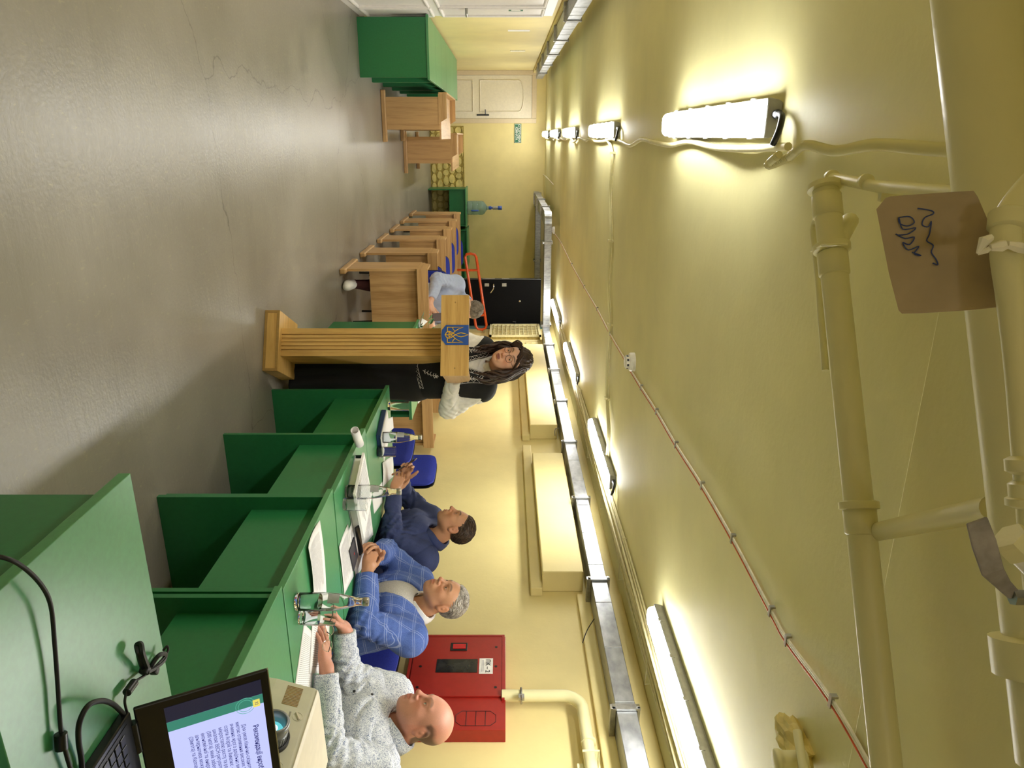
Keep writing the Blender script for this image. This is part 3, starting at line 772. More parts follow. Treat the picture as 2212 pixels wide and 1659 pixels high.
for (xf, y0, y1, lb) in ((1.505, 3.56, 4.375, 'green desk in front of the man with the navy shirt, next to the lectern'),
        (1.465, 2.81, 3.555, 'green desk in front of the man in the checked jacket'),
        (1.435, 2.065, 2.80, 'green desk in front of the bald man'),
        (1.415, 1.315, 2.06, 'green desk under the projector')):
    green_desk(lb, (xf, y1, 0), -PI / 2, W=y1 - y0, d=.66, group=G)
for k in range(6):
    green_desk(['nearest green desk by the white door at the left wall', 'second green desk from the white door along the left wall', 'third green desk along the left wall', 'fourth green desk along the left wall', 'fifth green desk along the left wall', 'last green desk along the left wall, nearest the cream door'][k],
        (-1.155, 8.0 + .752 * (k + 1), 0), -PI / 2, W=.75, d=.60, h=.715, group='green desks pushed together along the left wall')
green_desk('green desk behind the lectern carrying the bouquet', (1.5, 5.36, 0), 0, W=.64, d=.76)
green_desk('green desk in the foreground with the laptop', (1.83, 1.30, 0), PI, W=1.2, d=.46, inset=.06, my=.07)
green_desk('green desk at the far wall under the water bottle', (.93, 14.3, 0), 0, W=.74, d=.64, h=.735, group='green desks along the far wall')
green_desk('green desk at the far wall, in the middle right of the water bottle', (1.70, 14.25, 0), 0, W=.74, d=.68, h=.75, group='green desks along the far wall')
green_desk('green desk in the far right corner behind the orange railing', (2.20, 13.4, 0), 0, W=.72, d=.68, h=.75, group='green desks along the far wall')

# ------------------------------------------------------------------ beech school desks with raised front rail
def school_desk(label, loc, rz, L, group):
    t = thing('school_desk', label, 'school desk', loc, rz, group)
    for k, x in enumerate((0, L - .024)):
        MB().box((x, .05, .06), (x + .024, .42, .70)).build('gable', MAT['beech_z'], t, bevel=.001)
        MB().box((x - .012, -.03, .0), (x + .036, .56, .058)).build('foot_rail', MAT['beech_y'], t, bevel=.012)
        # raised wing with chamfered back corner
        wx = x - .004 if k == 0 else x + .006
        M = Matrix(((0, 0, 1, wx), (1, 0, 0, 0), (0, 1, 0, 0), (0, 0, 0, 1)))
        MB().prism([(.02, .685), (.34, .685), (.34, .70), (.29, .785), (.02, .785)], .022, M).build('side_rail', MAT['beech_y'], t)
    MB().box((.0245, .075, .25), (L - .0245, .093, .688)).build('front_panel', MAT['beech_z'], t)
    MB().box((-.006, .0, .69), (L + .006, .0195, .79)).build('front_rail', MAT['beech_x'], t, bevel=.001)
    MB().box((.0245, .0205, .69), (L - .0245, .53, .712)).build('desk_top', MAT['beech_x'], t, bevel=.001)
    return t
GD = 'beech school desks in rows'
RY = [6.47, 7.42, 8.44, 9.42, 10.38, 11.38]
RL = ['front beech school desk where the man with the phone sits', 'second beech school desk behind the seated man', 'third beech school desk in the row', 'fourth beech school desk in the row', 'fifth beech school desk in the row', 'last beech school desk in the row, nearest the water bottle']
for y, lb in zip(RY, RL): school_desk(lb, (1.13, y, 0), 0, 1.74, GD)
school_desk('beech school desk turned sideways next to the green desks', (-.50, 9.25 + 1.6, 0), -PI / 2, 1.6, 'beech desks turned sideways')
school_desk('beech school desk turned sideways in front of the stone dado', (-.05, 11.05 + 1.6, 0), -PI / 2, 1.6, 'beech desks turned sideways')

# ------------------------------------------------------------------ blue chairs
def make_chair(label, loc, rz, group, sc=1.0):
    t = thing('blue_chair', label, 'chair', loc, rz, group)
    # seat and back: rounded cushions
    def cushion(w_, d_, th, cx, cy, cz, curve, vert):
        nx, ny = 12, 12; vs = []; fs = []
        for side in (1, -1):
            for j in range(ny + 1):
                for i in range(nx + 1):
                    a, bb = i / nx * 2 - 1, j / ny * 2 - 1
                    # superellipse rounding of the outline
                    r_ = max(abs(a), abs(bb)); 
                    k = (abs(a) ** 5 + abs(bb) ** 5) ** (1 / 5) if r_ > 0 else 1
                    q = r_ / k if k > 0 else 1
                    x, y = a * q * w_ / 2, bb * q * d_ / 2
                    e = 1 - r_ ** 8
                    off = side * th / 2 * (.35 + .65 * e) + curve * (a * a)
                    vs.append((cx + x, cy + off, cz + y) if vert else (cx + x, cy + y, cz + off))
        m_ = (nx + 1) * (ny + 1)
        for s_ in (0, 1):
            for j in range(ny):
                for i in range(nx):
                    q = [s_ * m_ + j * (nx + 1) + i, s_ * m_ + j * (nx + 1) + i + 1, s_ * m_ + (j + 1) * (nx + 1) + i + 1, s_ * m_ + (j + 1) * (nx + 1) + i]
                    fs.append(tuple(q) if s_ == 0 else tuple(reversed(q)))
        rim = [i for i in range(nx + 1)] + [j * (nx + 1) + nx for j in range(1, ny + 1)] + [ny * (nx + 1) + i for i in reversed(range(nx))] + [j * (nx + 1) for j in reversed(range(1, ny))]
        for a, bb in zip(rim, rim[1:] + rim[:1]): fs.append((a, m_ + a, m_ + bb, bb))
        mb = MB(); mb.add(vs, fs, True); return mb
    cushion(.45, .43, .06, 0, 0, .455, .0, False).build('seat', MAT['blue_fabric'], t)
    cushion(.45, .33, .045, 0, .235, .745, -.025, True).build('backrest', MAT['blue_fabric'], t)
    cushion(.455, .335, .018, 0, .266, .745, -.025, True).build('back_shell', MAT['black_plastic'], t)
    for s_ in (-1, 1):
        MB().tube(bez([(s_ * .20, -.20, .012), (s_ * .19, -.17, .40), (s_ * .18, -.10, .42)], 5), .011, 8).build('leg', MAT['black_plastic'], t)
        MB().tube(bez([(s_ * .20, .26, .012), (s_ * .19, .20, .38), (s_ * .18, .10, .42)], 5), .011, 8).build('leg', MAT['black_plastic'], t)
        MB().tube(bez([(s_ * .16, .12, .42), (s_ * .16, .235, .45), (s_ * .16, .275, .58), (s_ * .16, .285, .74)], 5), .010, 8).build('back_tube', MAT['black_plastic'], t)
    MB().tube([(-.18, -.1, .415), (.18, -.1, .415)], .01, 8).tube([(-.18, .1, .415), (.18, .1, .415)], .01, 8).build('under_frame', MAT['black_plastic'], t)
    if sc != 1: t.scale = (1, 1, sc)
    return t
ch = make_chair('blue chair under the bald man', (2.46, 2.40, 0), -PI / 2, 'blue upholstered chairs')
copy_tree(ch, (2.44, 3.24, 0), -PI / 2, 'blue chair under the man in the checked jacket')
copy_tree(ch, (2.42, 3.93, 0), -PI / 2, 'blue chair under the man in the navy shirt')
copy_tree(ch, (2.40, 5.40, 0), -PI / 2 + .12, 'empty blue chair beside the seated man in the navy shirt, near the wall')
c2 = copy_tree(ch, (1.98, 4.90, 0), -1.35, 'low blue chair with black tube back behind the last green desk of the row')
c2.scale = (1, 1, .88)
for k, (x, y) in enumerate(((1.62, 7.98), (1.66, 9.0), (1.62, 9.97), (1.50, 10.82), (1.85, 11.98))):
    copy_tree(ch, (x, y, 0), .0, ['blue chair behind the second beech desk', 'blue chair behind the third beech desk', 'blue chair behind the fourth beech desk', 'blue chair behind the fifth beech desk', 'blue chair behind the last beech desk'][k]).scale = (1, 1, .85)
copy_tree(ch, (1.50, 7.02, 0), 0.0, 'blue chair under the man holding the phone')

# ------------------------------------------------------------------ lectern
LO = Vector((1.187, 4.297, 0)); e1 = Vector((.889, -.458, 0)).normalized(); e2 = Vector((.458, .889, 0)).normalized()
t = thing('lectern', 'tall oak lectern with a blue and gold coat of arms on its front board', 'lectern', LO, math.atan2(e1.y, e1.x))
lec = t
MB().box((-.19, 0, 0), (.19, .385, .092)).build('plinth', MAT['oak_x'], t, bevel=.002)
mb = MB(); panel_ring(mb, -.19, .19, 0.001, .092, -.002, .016, .002); mb.build('plinth_edging', MAT['oak_edge'], t)
MB().box((-.088, .062, .0925), (.088, .335, 1.12)).build('column', MAT['oak_z'], t, bevel=.002)
for k, x in enumerate((-.088, .052)): MB().box((x, .05, .0925), (x + .036, .062, 1.105)).build('pilaster', MAT['oak_z'], t)
for k in range(4): MB().box((-.045 + k * .0245, .052, .0925), (-.045 + k * .0245 + .0165, .0625, 1.105)).build('flute_slat', MAT['oak_z'], t)
fb = MB().box((-.245, -.155, 1.105), (.245, -.135, 1.272)).build('front_board', MAT['oak_x'], t, bevel=.0015)
for s_ in (-1, 1):
    x = -.236 if s_ < 0 else .216
    M = Matrix(((0, 0, 1, x), (1, 0, 0, 0), (0, 1, 0, 0), (0, 0, 0, 1)))
    MB().prism([(-.1345, 1.112), (.23, 1.118), (.25, 1.135), (.13, 1.262), (.02, 1.272), (-.1345, 1.272)], .02, M).build('side_panel', MAT['beech_y'], t)
M = Matrix(((0, 0, 1, -.2155), (1, 0, 0, 0), (0, 1, 0, 0), (0, 0, 0, 1)))
MB().prism([(-.134, 1.225), (.235, 1.128), (.235, 1.146), (-.134, 1.243)], .431, M).build('reading_shelf', MAT['oak_x'], t)
MB().box((-.2155, -.134, 1.112), (.2155, .23, 1.1195)).build('bottom_board', MAT['oak_x'], t)
for sx_ in (-.2, .2):
    MB().lathe([(0, 0), (.005, 0), (.004, .0015), (0, .0015)], 10, Matrix.Translation((sx_, -.1552, 1.19)) @ Matrix.Rotation(PI / 2, 4, 'X')).build('screw_cap', MAT['oak_edge'], t)
# coat of arms
M = Matrix(((1, 0, 0, 0), (0, 0, -1, -.1555), (0, 1, 0, 1.19), (0, 0, 0, 1)))
sh = MB().prism([(-.06, .081), (.06, .081), (.06, -.055), (.03, -.078), (0, -.081), (-.03, -.078), (-.06, -.055)][::-1], .004, M).build('coat_of_arms', MAT['emblem_blue'], t)
mb = MB()
def gold(pts, closed=False): mb.tube([M @ Vector((x, y, .0055)) for x, y in pts], .0026, 6, closed=closed)
gold([(0, .078), (.008, .055), (.012, .035), (.008, .018), (0, .002), (-.008, .018), (-.012, .035), (-.008, .055)], True)
for s_ in (-1, 1):
    gold([(0, -.060), (s_ * .016, -.05), (s_ * .022, -.036), (s_ * .016, -.022), (0, .002)])
    gold([(s_ * .046, -.046), (s_ * .046, .048), (s_ * .034, .018), (s_ * .022, .0), (s_ * .034, -.012), (s_ * .046, -.014)])
    gold([(s_ * .046, -.046), (s_ * .014, -.046)]); gold([(s_ * .022, .0), (s_ * .004, -.018), (s_ * .014, -.036)])
gold([(0, -.060), (0, -.018)]); gold([(-.02, -.036), (.02, -.036)])
mb.build('trident', MAT['gold'], sh)

# ------------------------------------------------------------------ far things
t = thing('water_bottle', 'big clear blue-green water cooler bottle with hand pump on the far green desk', 'bottle', (1.33, 14.62, .735))
MB().lathe([(.0, .0), (.115, .0), (.132, .012), (.134, .09), (.128, .1), (.134, .11), (.134, .20), (.128, .21), (.134, .22), (.134, .295), (.12, .33), (.06, .375), (.032, .392), (.03, .42), (0, .42)], 28).build('body', MAT['blue_plastic_clear'], t)
MB().tube([(.04, -.135, .09), (.04, -.15, .11), (.04, -.15, .2), (.04, -.135, .22)], .014, 8).build('grip', MAT['cooler_blue'], t)
MB().lathe([(.028, .42), (.034, .43), (.034, .47), (.02, .48), (.02, .50)], 16).build('collar', MAT['cooler_blue'], t)
MB().lathe([(.032, .50), (.034, .51), (.034, .60), (.032, .605)], 16).build('pump', MAT['grey_plastic'], t)
MB().lathe([(.036, .605), (.04, .61), (.04, .675), (.034, .685), (0, .685)], 16).build('plunger', MAT['cooler_blue'], t)
# orange tubular railing of a cart
t = thing('orange_railing', 'orange tubular hand railing frame standing before the black door', 'railing', (0, 0, 0))
def rz_(s): return Vector((1.60 + s * 1.21, 12.55, .0))
q = [(0.03, .80), (1.27, .985)]
def rr_(s, up): return Vector((1.70 + s * .94, 11.15 , .862 + .128 * s + up * .92))
loop = [rr_(.05, 0), rr_(1.22, 0), rr_(1.27, .03), rr_(1.28, .10), rr_(1.25, .165), rr_(1.2, .185), rr_(.06, .185), rr_(.015, .165), rr_(0, .10), rr_(.01, .03)]
MB().tube(loop, .021, 12, closed=True).build('rail_loop', MAT['orange_paint'], t)
for s in (.27, 1.03): MB().tube([rr_(s, 0), rr_(s, .185)], .019, 10).build('rung', MAT['orange_paint'], t)
for s in (.27, 1.03): MB().tube([rr_(s, 0), Vector((1.70 + s * .94, 11.22, 0))], .019, 10).build('upright', MAT['orange_paint'], t)
MB().tube([rr_(1.27, .12), rr_(1.31, .10)], .008, 8).build('pin', MAT['orange_paint'], t)
# bouquet on the green desk behind the lectern
t = thing('bouquet', 'small bouquet of green leaves in white paper on the desk behind the lectern', 'bouquet', (1.56, 6.02, HT))
rb = random.Random(5)
mb = MB()
for k in range(9):
    a = 2 * PI * k / 9
    mb.add([(0, 0, .01), (.09 * math.cos(a), .09 * math.sin(a), .02 + .05 * (k % 2)), (.09 * math.cos(a + .7), .09 * math.sin(a + .7), .03)], [(0, 1, 2)])
o = mb.build('wrapping', MAT['paper'], t); sd = o.modifiers.new('solid', 'SOLIDIFY'); sd.thickness = .002
for k in range(26):
    a = rb.uniform(0, 6.28); r_ = rb.uniform(.03, .15); h_ = rb.uniform(.02, .15); l_ = rb.uniform(.03, .06)
    c = Vector((r_ * math.cos(a), r_ * math.sin(a), h_)); d = Vector((math.cos(a), math.sin(a), .5)).normalized(); s_ = d.cross(Vector((0, 0, 1))).normalized() * l_ * .35
    mb = MB(); mb.add([c - d * l_, c + s_ + Vector((0, 0, .004)), c + d * l_, c - s_ + Vector((0, 0, .004)), c + Vector((0, 0, .012))], [(0, 1, 4), (1, 2, 4), (2, 3, 4), (3, 0, 4)])
    mb.build('leaf', MAT['green_plant'], t)

# ------------------------------------------------------------------ papers
def paper(name, corners, z, label, lines=0, cat='paper', th=.0012, mat='paper', curl=0.0, img=True):
    c = [P(x, y, z=z) for x, y in corners] if img else [Vector((x, y, z)) for x, y in corners]
    o = thing(name, label, cat)
    a = (c[1] - c[0]).cross(c[2] - c[0])
    if a.z < 0: c = c[::-1]; c = c[1:] + c[:1] if len(c) == 4 else c
    n = 8; vs = []; fs = []
    if len(c) == 4:
        for j in range(n + 1):
            for i in range(n + 1):
                u_, v_ = i / n, j / n
                p = (c[0].lerp(c[1], u_)).lerp(c[3].lerp(c[2], u_), v_)
                vs.append(p + Vector((0, 0, th + curl * (math.sin(u_ * 3.1 + .4) * .5 + .5) * (v_ - .5) ** 2 * 4)))
        for j in range(n):
            for i in range(n): fs.append((j * (n + 1) + i, j * (n + 1) + i + 1, (j + 1) * (n + 1) + i + 1, (j + 1) * (n + 1) + i))
        mb = MB(); mb.add(vs, fs, True); s_ = mb.build('sheet', MAT[mat], o)
        sd = s_.modifiers.new('solid', 'SOLIDIFY'); sd.thickness = th; sd.offset = -1
        if lines:
            mb = MB()
            lines = int(lines * 1.8)
            for k in range(lines):
                v0 = .1 + .8 * k / lines; v1 = v0 + .22 / lines; e_ = rs.uniform(.72, .92)
                def q(u_, v_):
                    p = (c[0].lerp(c[1], u_)).lerp(c[3].lerp(c[2], u_), v_)
                    return p + Vector((0, 0, th + .0004 + curl * (math.sin(u_ * 3.1 + .4) * .5 + .5) * (v_ - .5) ** 2 * 4))
                for g in range(6):
                    ua, ub = .1 + (e_ - .1) * g / 6, .1 + (e_ - .1) * (g + .93) / 6
                    mb.add([q(ua, v0), q(ub, v0), q(ub, v1), q(ua, v1)], [(0, 1, 2, 3)])
            mb.build('print', MAT['print'], o)
    return o
ZP = HT + .0005
paper('paper_sheet', [(634, 1500), (673, 1494), (678, 1369), (656, 1347)], ZP, 'white printed sheet nearest the projector, before the bald man', 16)
paper('paper_sheet', [(668, 1455), (708, 1455), (712, 1330), (676, 1300)], ZP + .002, 'printed sheet under the bald man\'s hands', 14)
paper('paper_sheet', [(661, 1183), (676, 1300), (703, 1292), (686, 1124)], ZP + .0035, 'printed sheet lying at the desk edge beside the glass bottle', 22, curl=.012)
paper('paper_sheet', [(731, 1182), (743, 1284), (763, 1245), (750, 1132)], ZP, 'printed sheet between the two desks in front of the checked jacket', 18, curl=.004)
paper('paper_sheet', [(753, 1145), (768, 1248), (792, 1212), (771, 1098)], ZP + .0016, 'printed sheet under the folded phone case', 14)
paper('paper_sheet', [(772, 1100), (777, 1190), (806, 1155), (796, 1068)], ZP + .003, 'printed sheet next to the clasped hands', 14)
paper('paper_sheet', [(803, 1070), (808, 1110), (826, 1085), (826, 1040)], ZP, 'white sheet before the man in the navy shirt', 0)
paper('paper_sheet', [(824, 1000), (826, 1052), (848, 1030), (846, 985)], ZP, 'loose sheets under the phone of the man in the navy shirt', 0, curl=.008)
paper('paper_sheet', [(836, 905), (838, 935), (850, 925), (848, 900)], ZP, 'white paper behind the navy notebook', 0)
paper('paper_sheet', [(902, 838), (903, 872), (912, 862), (912, 838)], HT + .0005, 'white paper on the green desk behind the speaker', 0)
# grey binder with a stack of papers on it, and its spine label
bx0 = P(766, 984, z=HT); bx1 = P(778, 1048, z=HT)
ux = Vector((bx1.x - bx0.x, bx1.y - bx0.y, 0)).normalized(); uy = Vector((-ux.y, ux.x, 0))
if uy.x < 0: uy = -uy
t = thing('ring_binder', 'dark green ring binder with a white spine label on the desk', 'binder')
M = frame(bx0 + Vector((0, 0, .001)), uy, -ux) if False else Matrix(((ux.x, uy.x, 0, bx0.x), (ux.y, uy.y, 0, bx0.y), (0, 0, 1, HT + .001), (0, 0, 0, 1)))
Wb = .31; Db = .27
MB().box((0, 0, 0), (Wb, Db, .004), M).box((0, 0, .042), (Wb, Db, .046), M).build('cover', MAT['binder_grey'], t)
MB().box((0, -.003, 0), (Wb, .0, .046), M).build('spine', MAT['binder_green'], t)
MB().box((-.0, .02, .005), (Wb - .01, Db - .01, .041), M).build('pages', MAT['paper'], t)
MB().box((.015, -.0045, .006), (.17, -.0031, .040), M).build('spine_label', MAT['sign_white'], t)
text('lettering', 'Купрін І. М.', .024, M @ frame((.095, -.0048, .023), (1, 0, 0), (0, 0, 1)), MAT['ink'], t)
o = thing('paper_stack', 'stack of printed papers lying on the ring binder', 'paper')
MB().box((-.05, .03, .047), (Wb - .04, Db + .03, .058), M).build('sheets', MAT['paper'], o)
mb = MB()
for k in range(15): mb.box((-.03, .05 + k * .014, .0582), (Wb - .08 - .03 * (k % 3), .055 + k * .014, .0585), M)
mb.build('print', MAT['print'], o)
o = thing('rolled_paper', 'rolled sheet of paper at the far end of the ring binder', 'paper')
MB().tube([M @ Vector((-.06, -.02, .028)), M @ Vector((-.19, .02, .028))], [.022, .020], 16, caps=False).build('roll', MAT['paper'], o)
o.children[0].modifiers.new('solid', 'SOLIDIFY').thickness = .002
# navy notebook with papers
nb0 = P(818, 912, z=HT); t = thing('notebook', 'navy notebook with loose papers lying on top on the last desk of the row', 'notebook')
M2 = Matrix.Translation((nb0.x, nb0.y, HT + .001)) @ Matrix.Rotation(.3, 4, 'Z')
MB().box((0, -.12, 0), (.17, .12, .026), M2).build('cover', MAT['navy_cover'], t, bevel=.003)
MB().box((.004, -.119, .004), (.172, .121, .022), M2).build('pages', MAT['paper'], t)
MB().box((.01, -.13, .0265), (.19, .13, .032), M2).build('loose_sheets', MAT['paper'], t)
# phone and case before the checked jacket
plain('phone_case', '#33323c', .6); plain('phone_glass', '#3a2c2a', .12)
t = thing('phone_case', 'dark folio phone case with a small red mark lying on papers', 'phone case')
c = [P(x, y, z=HT + .006) for x, y in ((754, 1190), (763, 1234), (772, 1200), (764, 1160))]
MB().slab(c, (0, 0, 1), .004).build('cover', MAT['phone_case'], t)
mp = (c[0] + c[1] + c[2] + c[3]) / 4
MB().lathe([(0, .0042), (.007, .0042), (.007, .0048), (0, .0048)], 10, Matrix.Translation(mp)).build('red_mark', MAT['red_plastic'], t)
t = thing('smartphone', 'black smartphone lying tilted before the clasped hands', 'phone')
c0, c1, c2_, c3 = P(765, 1140, z=HT + .012), P(775, 1200, z=HT + .012), P(781, 1192, z=HT + .03), P(773, 1134, z=HT + .03)
MB().slab([c0, c1, c2_, c3], (.3, 0, 1), .009).build('body', MAT['black_plastic'], t, bevel=.002)
nrm = Vector((.3, 0, 1)).normalized() * .0098
cc = (c0 + c1 + c2_ + c3) / 4
MB().slab([p.lerp(cc, .08) + nrm for p in (c0, c1, c2_, c3)], (.3, 0, 1), .0006).build('display', MAT['phone_glass'], t)
a, bb = P(764, 1130, z=HT + .008), P(766, 1118, z=HT + .008)
tag(MB().tube([a, a.lerp(bb, .8), bb], [.004, .004, .002], 8).build('pen', MAT['pen_blue']), 'blue pen beside the smartphone', 'pen')
a, bb = P(816, 1048, z=HT + .064), P(820, 1036, z=HT + .064)
# ------------------------------------------------------------------ bottles and tumblers
def bottle(label, x, y, fill):
    t = thing('glass_bottle', label, 'bottle', (x, y, HT + .0005), 0, 'glass water bottles')
    outer = [(0, 0), (.028, 0), (.0315, .004), (.0325, .012), (.0325, .12), (.030, .145), (.022, .185), (.0155, .215), (.0135, .232), (.0145, .234), (.0145, .238)]
    inner = [(.0115, .238), (.0115, .215), (.0135, .213), (.0195, .184), (.0272, .145), (.0297, .12), (.0297, .016), (.024, .010), (0, .012)]
    MB().lathe(outer + inner, 28).build('glass', MAT['glass'], t)
    wl = [(0, .0123), (.0238, .0103), (.0295, .0163), (.0295, min(fill, .12))]
    wl += [(0, wl[-1][1])]
    MB().lathe(wl, 24).build('water', MAT['water'], t)
    MB().lathe([(.0152, .238), (.016, .239), (.016, .256), (.0145, .258), (0, .258)], 20).build('cap', MAT['steel'], t)
    lb_ = []
    for i in range(9):
        a = math.radians(175 + 70 * i / 8) ; lb_.append((math.cos(a), math.sin(a)))
    vs = [(x_ * r_, y_ * r_, z_) for r_, z_ in ((.0332, .118), (.0286, .158)) for x_, y_ in lb_]
    mb = MB(); mb.add(vs, [(i, i + 1, 10 + i, 9 + i) for i in range(8)], True); mb.build('label_strip', MAT['binder_grey'], t)
    return t
bottle('glass water bottle nearest, in front of the bald man', 1.565, 2.18, .085)
bottle('glass water bottle in front of the navy-shirted man\'s binder', 1.567, 3.025, .03)
bottle('glass water bottle on the last desk of the row, beside the empty chair', 1.653, 3.87, .11)
def tumbler(label, x, y, h=.125, r=.029, fill=.0, tag_='glass tumblers on the desks'):
    t = thing('tumbler', label, 'glass', (x, y, HT + .0005), 0, tag_)
    MB().lathe([(0, 0), (r * .88, 0), (r * .93, .004), (r, h), (r - .0022, h), (r * .9 - .001, .014), (0, .011)], 28).build('glass', MAT['glass'], t)
    if fill: MB().lathe([(0, .0113), (r * .88 - .001, .0143), (r * .93 - .002, fill), (0, fill)], 24).build('water', MAT['water'], t)
tumbler('glass tumbler beside the nearest bottle', 1.647, 2.20, fill=.07)
tumbler('faceted tumbler in front of the second bottle', 1.60, 2.965, h=.105, r=.031)
tumbler('tumbler beside the third bottle, near the empty blue chair', 1.73, 3.84, h=.105, r=.031)
tumbler('tall tumbler alone at the far end of the desk row', 1.62, 4.30, h=.13, r=.031)

# ------------------------------------------------------------------ laptop on the foreground desk
def emit(name, col, s):
    mt, nt, b = nodes(name); b.inputs['Base Color'].default_value = (.02, .02, .02, 1)
    b.inputs['Emission Color'].default_value = hexc(col); b.inputs['Emission Strength'].default_value = s; b.inputs['Roughness'].default_value = .3
emit('screen_white', '#b3b9ee', 1.0); emit('screen_green', '#2f7563', 1.0); emit('screen_navy', '#14162c', 1.0); emit('screen_ink', '#2b2f6e', .8); emit('screen_yellow', '#d8c95c', 1.0); emit('screen_ring', '#4f9b86', 1.0)
plain('laptop_black', '#141416', .35, var=.05); plain('key_black', '#1d1d20', .5); plain('lid_edge', '#c9c9cb', .25, .9)
X0, YH = 1.05, 1.115
t = thing('laptop', 'open black laptop showing a slide with Cyrillic text on the foreground desk', 'laptop', (0, 0, 0))
ZB = HT + .0005
MB().box((X0, YH - .245, ZB), (X0 + .37, YH, ZB + .020)).build('base', MAT['laptop_black'], t, bevel=.003)
MB().box((X0 + .012, YH - .238, ZB + .0202), (X0 + .358, YH - .02, ZB + .0212)).build('deck', MAT['key_black'], t)
for r_ in range(6):
    for k in range(15):
        x = X0 + .022 + k * .0222; y = YH - .045 - r_ * .0195
        MB().box((x, y - .008, ZB + .0213), (x + .0185, y + .0085, ZB + .0238)).build('key', MAT['laptop_black'], t, bevel=.001, seg=1)
MB().box((X0 + .13, YH - .232, ZB + .0213), (X0 + .24, YH - .172, ZB + .022)).build('touchpad', MAT['laptop_black'], t)
for x in (X0 + .03, X0 + .27): MB().tube([(x, YH + .002, ZB + .018), (x + .07, YH + .002, ZB + .018)], .009, 10).build('hinge', MAT['laptop_black'], t)
S0 = Vector((X0, YH + .005, ZB + .022)); sy_ = Vector((0, .105, .215)).normalized()
MS = frame(S0, (1, 0, 0), sy_)
ld = MB().box((0, 0, -.008), (.37, .252, 0), MS).build('lid', MAT['laptop_black'], t, bevel=.003)
MB().box((0.001, .2515, -.0075), (.369, .2535, -.0005), MS).build('lid_edge', MAT['lid_edge'], ld)
def scr(name, a, bb, z, mat): return MB().box((a[0], a[1], z), (bb[0], bb[1], z + .0004), MS).build(name, MAT[mat], ld)
scr('letterbox', (.019, .052), (.055, .236), .0003, 'screen_navy')
scr('slide', (.055, .052), (.352, .236), .0003, 'screen_white')
scr('slide_band', (.055, .052), (.078, .236), .0008, 'screen_green')
scr('slide_badge', (.064, .215), (.082, .229), .0020, 'screen_yellow')
text('lettering', '32', .009, MS @ Matrix.Translation((.073, .222, .0026)), MAT['screen_ink'], ld, thick=.0001)
for rr0 in (.014, .019): MB().tube([MS @ Vector((.084 + rr0 * math.cos(a) - .012, .20 + rr0 * math.sin(a), .0016)) for a in [2 * PI * k / 28 for k in range(28)]], .0006, 4, closed=True).build('slide_ring', MAT['screen_ring'], ld)
text('lettering', 'Рекомендації виробництву', .0150, MS @ Matrix.Translation((.128, .2135, .0012)), MAT['screen_ink'], ld, 'LEFT', .0001, .0002, .82)
lines = ['    Для умов північно-східного Лісостепу', 'метою отримання високих та стабільних', 'ячменю ярого доцільно використовувати', 'сорти Агарій та Амелюс – обробка', 'мікросталію росту та розвитку рослин', 'шкалою ВВСН регулятором Ярило', '(500 мл/га), який забезпечує', 'економічної та енергетичної', 'альтернатива можуть виступати', '(20мл/га) та Келпак (2000 мл/га)']
for k, s_ in enumerate(lines):
    text('lettering', s_, .0112, MS @ Matrix.Translation((.106, .191 - k * .0112, .0012)), MAT['screen_ink'], ld, 'LEFT', .0001, 0, .82)
# cables on the foreground desk
zc = HT + .005
def cable(name, pts, r, label, mat='black_rubber', n=8): return tag(MB().tube(bez(pts, n), r, 9).build(name, MAT[mat]), label, 'cable')
t = thing('power_cable', 'thick black cable with a ferrite bead lying over the edge of the foreground desk', 'cable')
pp = [P(-60, 1200, z=HT - .03), P(5, 1204, z=HT + .012), P(50, 1225, z=HT + .02), P(90, 1265, z=HT + .022), P(110, 1310, z=HT + .018), P(118, 1390, z=HT + .014), P(124, 1470, z=HT + .012), P(130, 1560, z=HT + .012), P(134, 1590, z=HT + .012), P(146, 1640, z=HT + .010), P(165, 1700, z=HT + .008)]
MB().tube(bez(pp, 8), .0036, 10).build('lead', MAT['black_rubber'], t)
a, bb = P(131, 1585, z=HT + .012), P(133, 1618, z=HT + .012)
MB().tube([a.lerp(bb, -.05), a, bb, a.lerp(bb, 1.05)], [.006, .010, .010, .006], 14).build('ferrite_bead', MAT['black_plastic'], t)
cable('video_cable', [P(178, 1720, z=HT + .008), P(177, 1650, z=HT + .008), P(170, 1600, z=HT + .012), P(172, 1560, z=HT + .022), P(190, 1525, z=HT + .03), P(218, 1514, z=HT + .03), P(245, 1522, z=HT + .02), P(268, 1545, z=HT + .010), P(274, 1560, z=HT + .012)], .0048, 'black video cable looping into the side of the laptop')
t = thing('adapter_cable', 'thin charger lead with bead and a knotted strap at the edge of the foreground desk', 'cable')
MB().tube(bez([P(276, 1545, z=HT + .012), P(270, 1520, z=HT + .013), P(271, 1505, z=HT + .014), P(276, 1488, z=HT + .014), P(292, 1472, z=HT + .012), P(318, 1455, z=HT + .014), P(345, 1430, z=HT + .016), P(362, 1408, z=HT + .02), P(361, 1396, z=HT + .018), P(352, 1406, z=HT + .012)], 6), .0026, 9).build('lead', MAT['black_rubber'], t)
a, bb = P(274, 1496, z=HT + .014), P(290, 1474, z=HT + .013)
MB().tube([a.lerp(bb, -.06), a, bb, a.lerp(bb, 1.06)], [.005, .0085, .0085, .005], 14).build('ferrite_bead', MAT['black_plastic'], t)
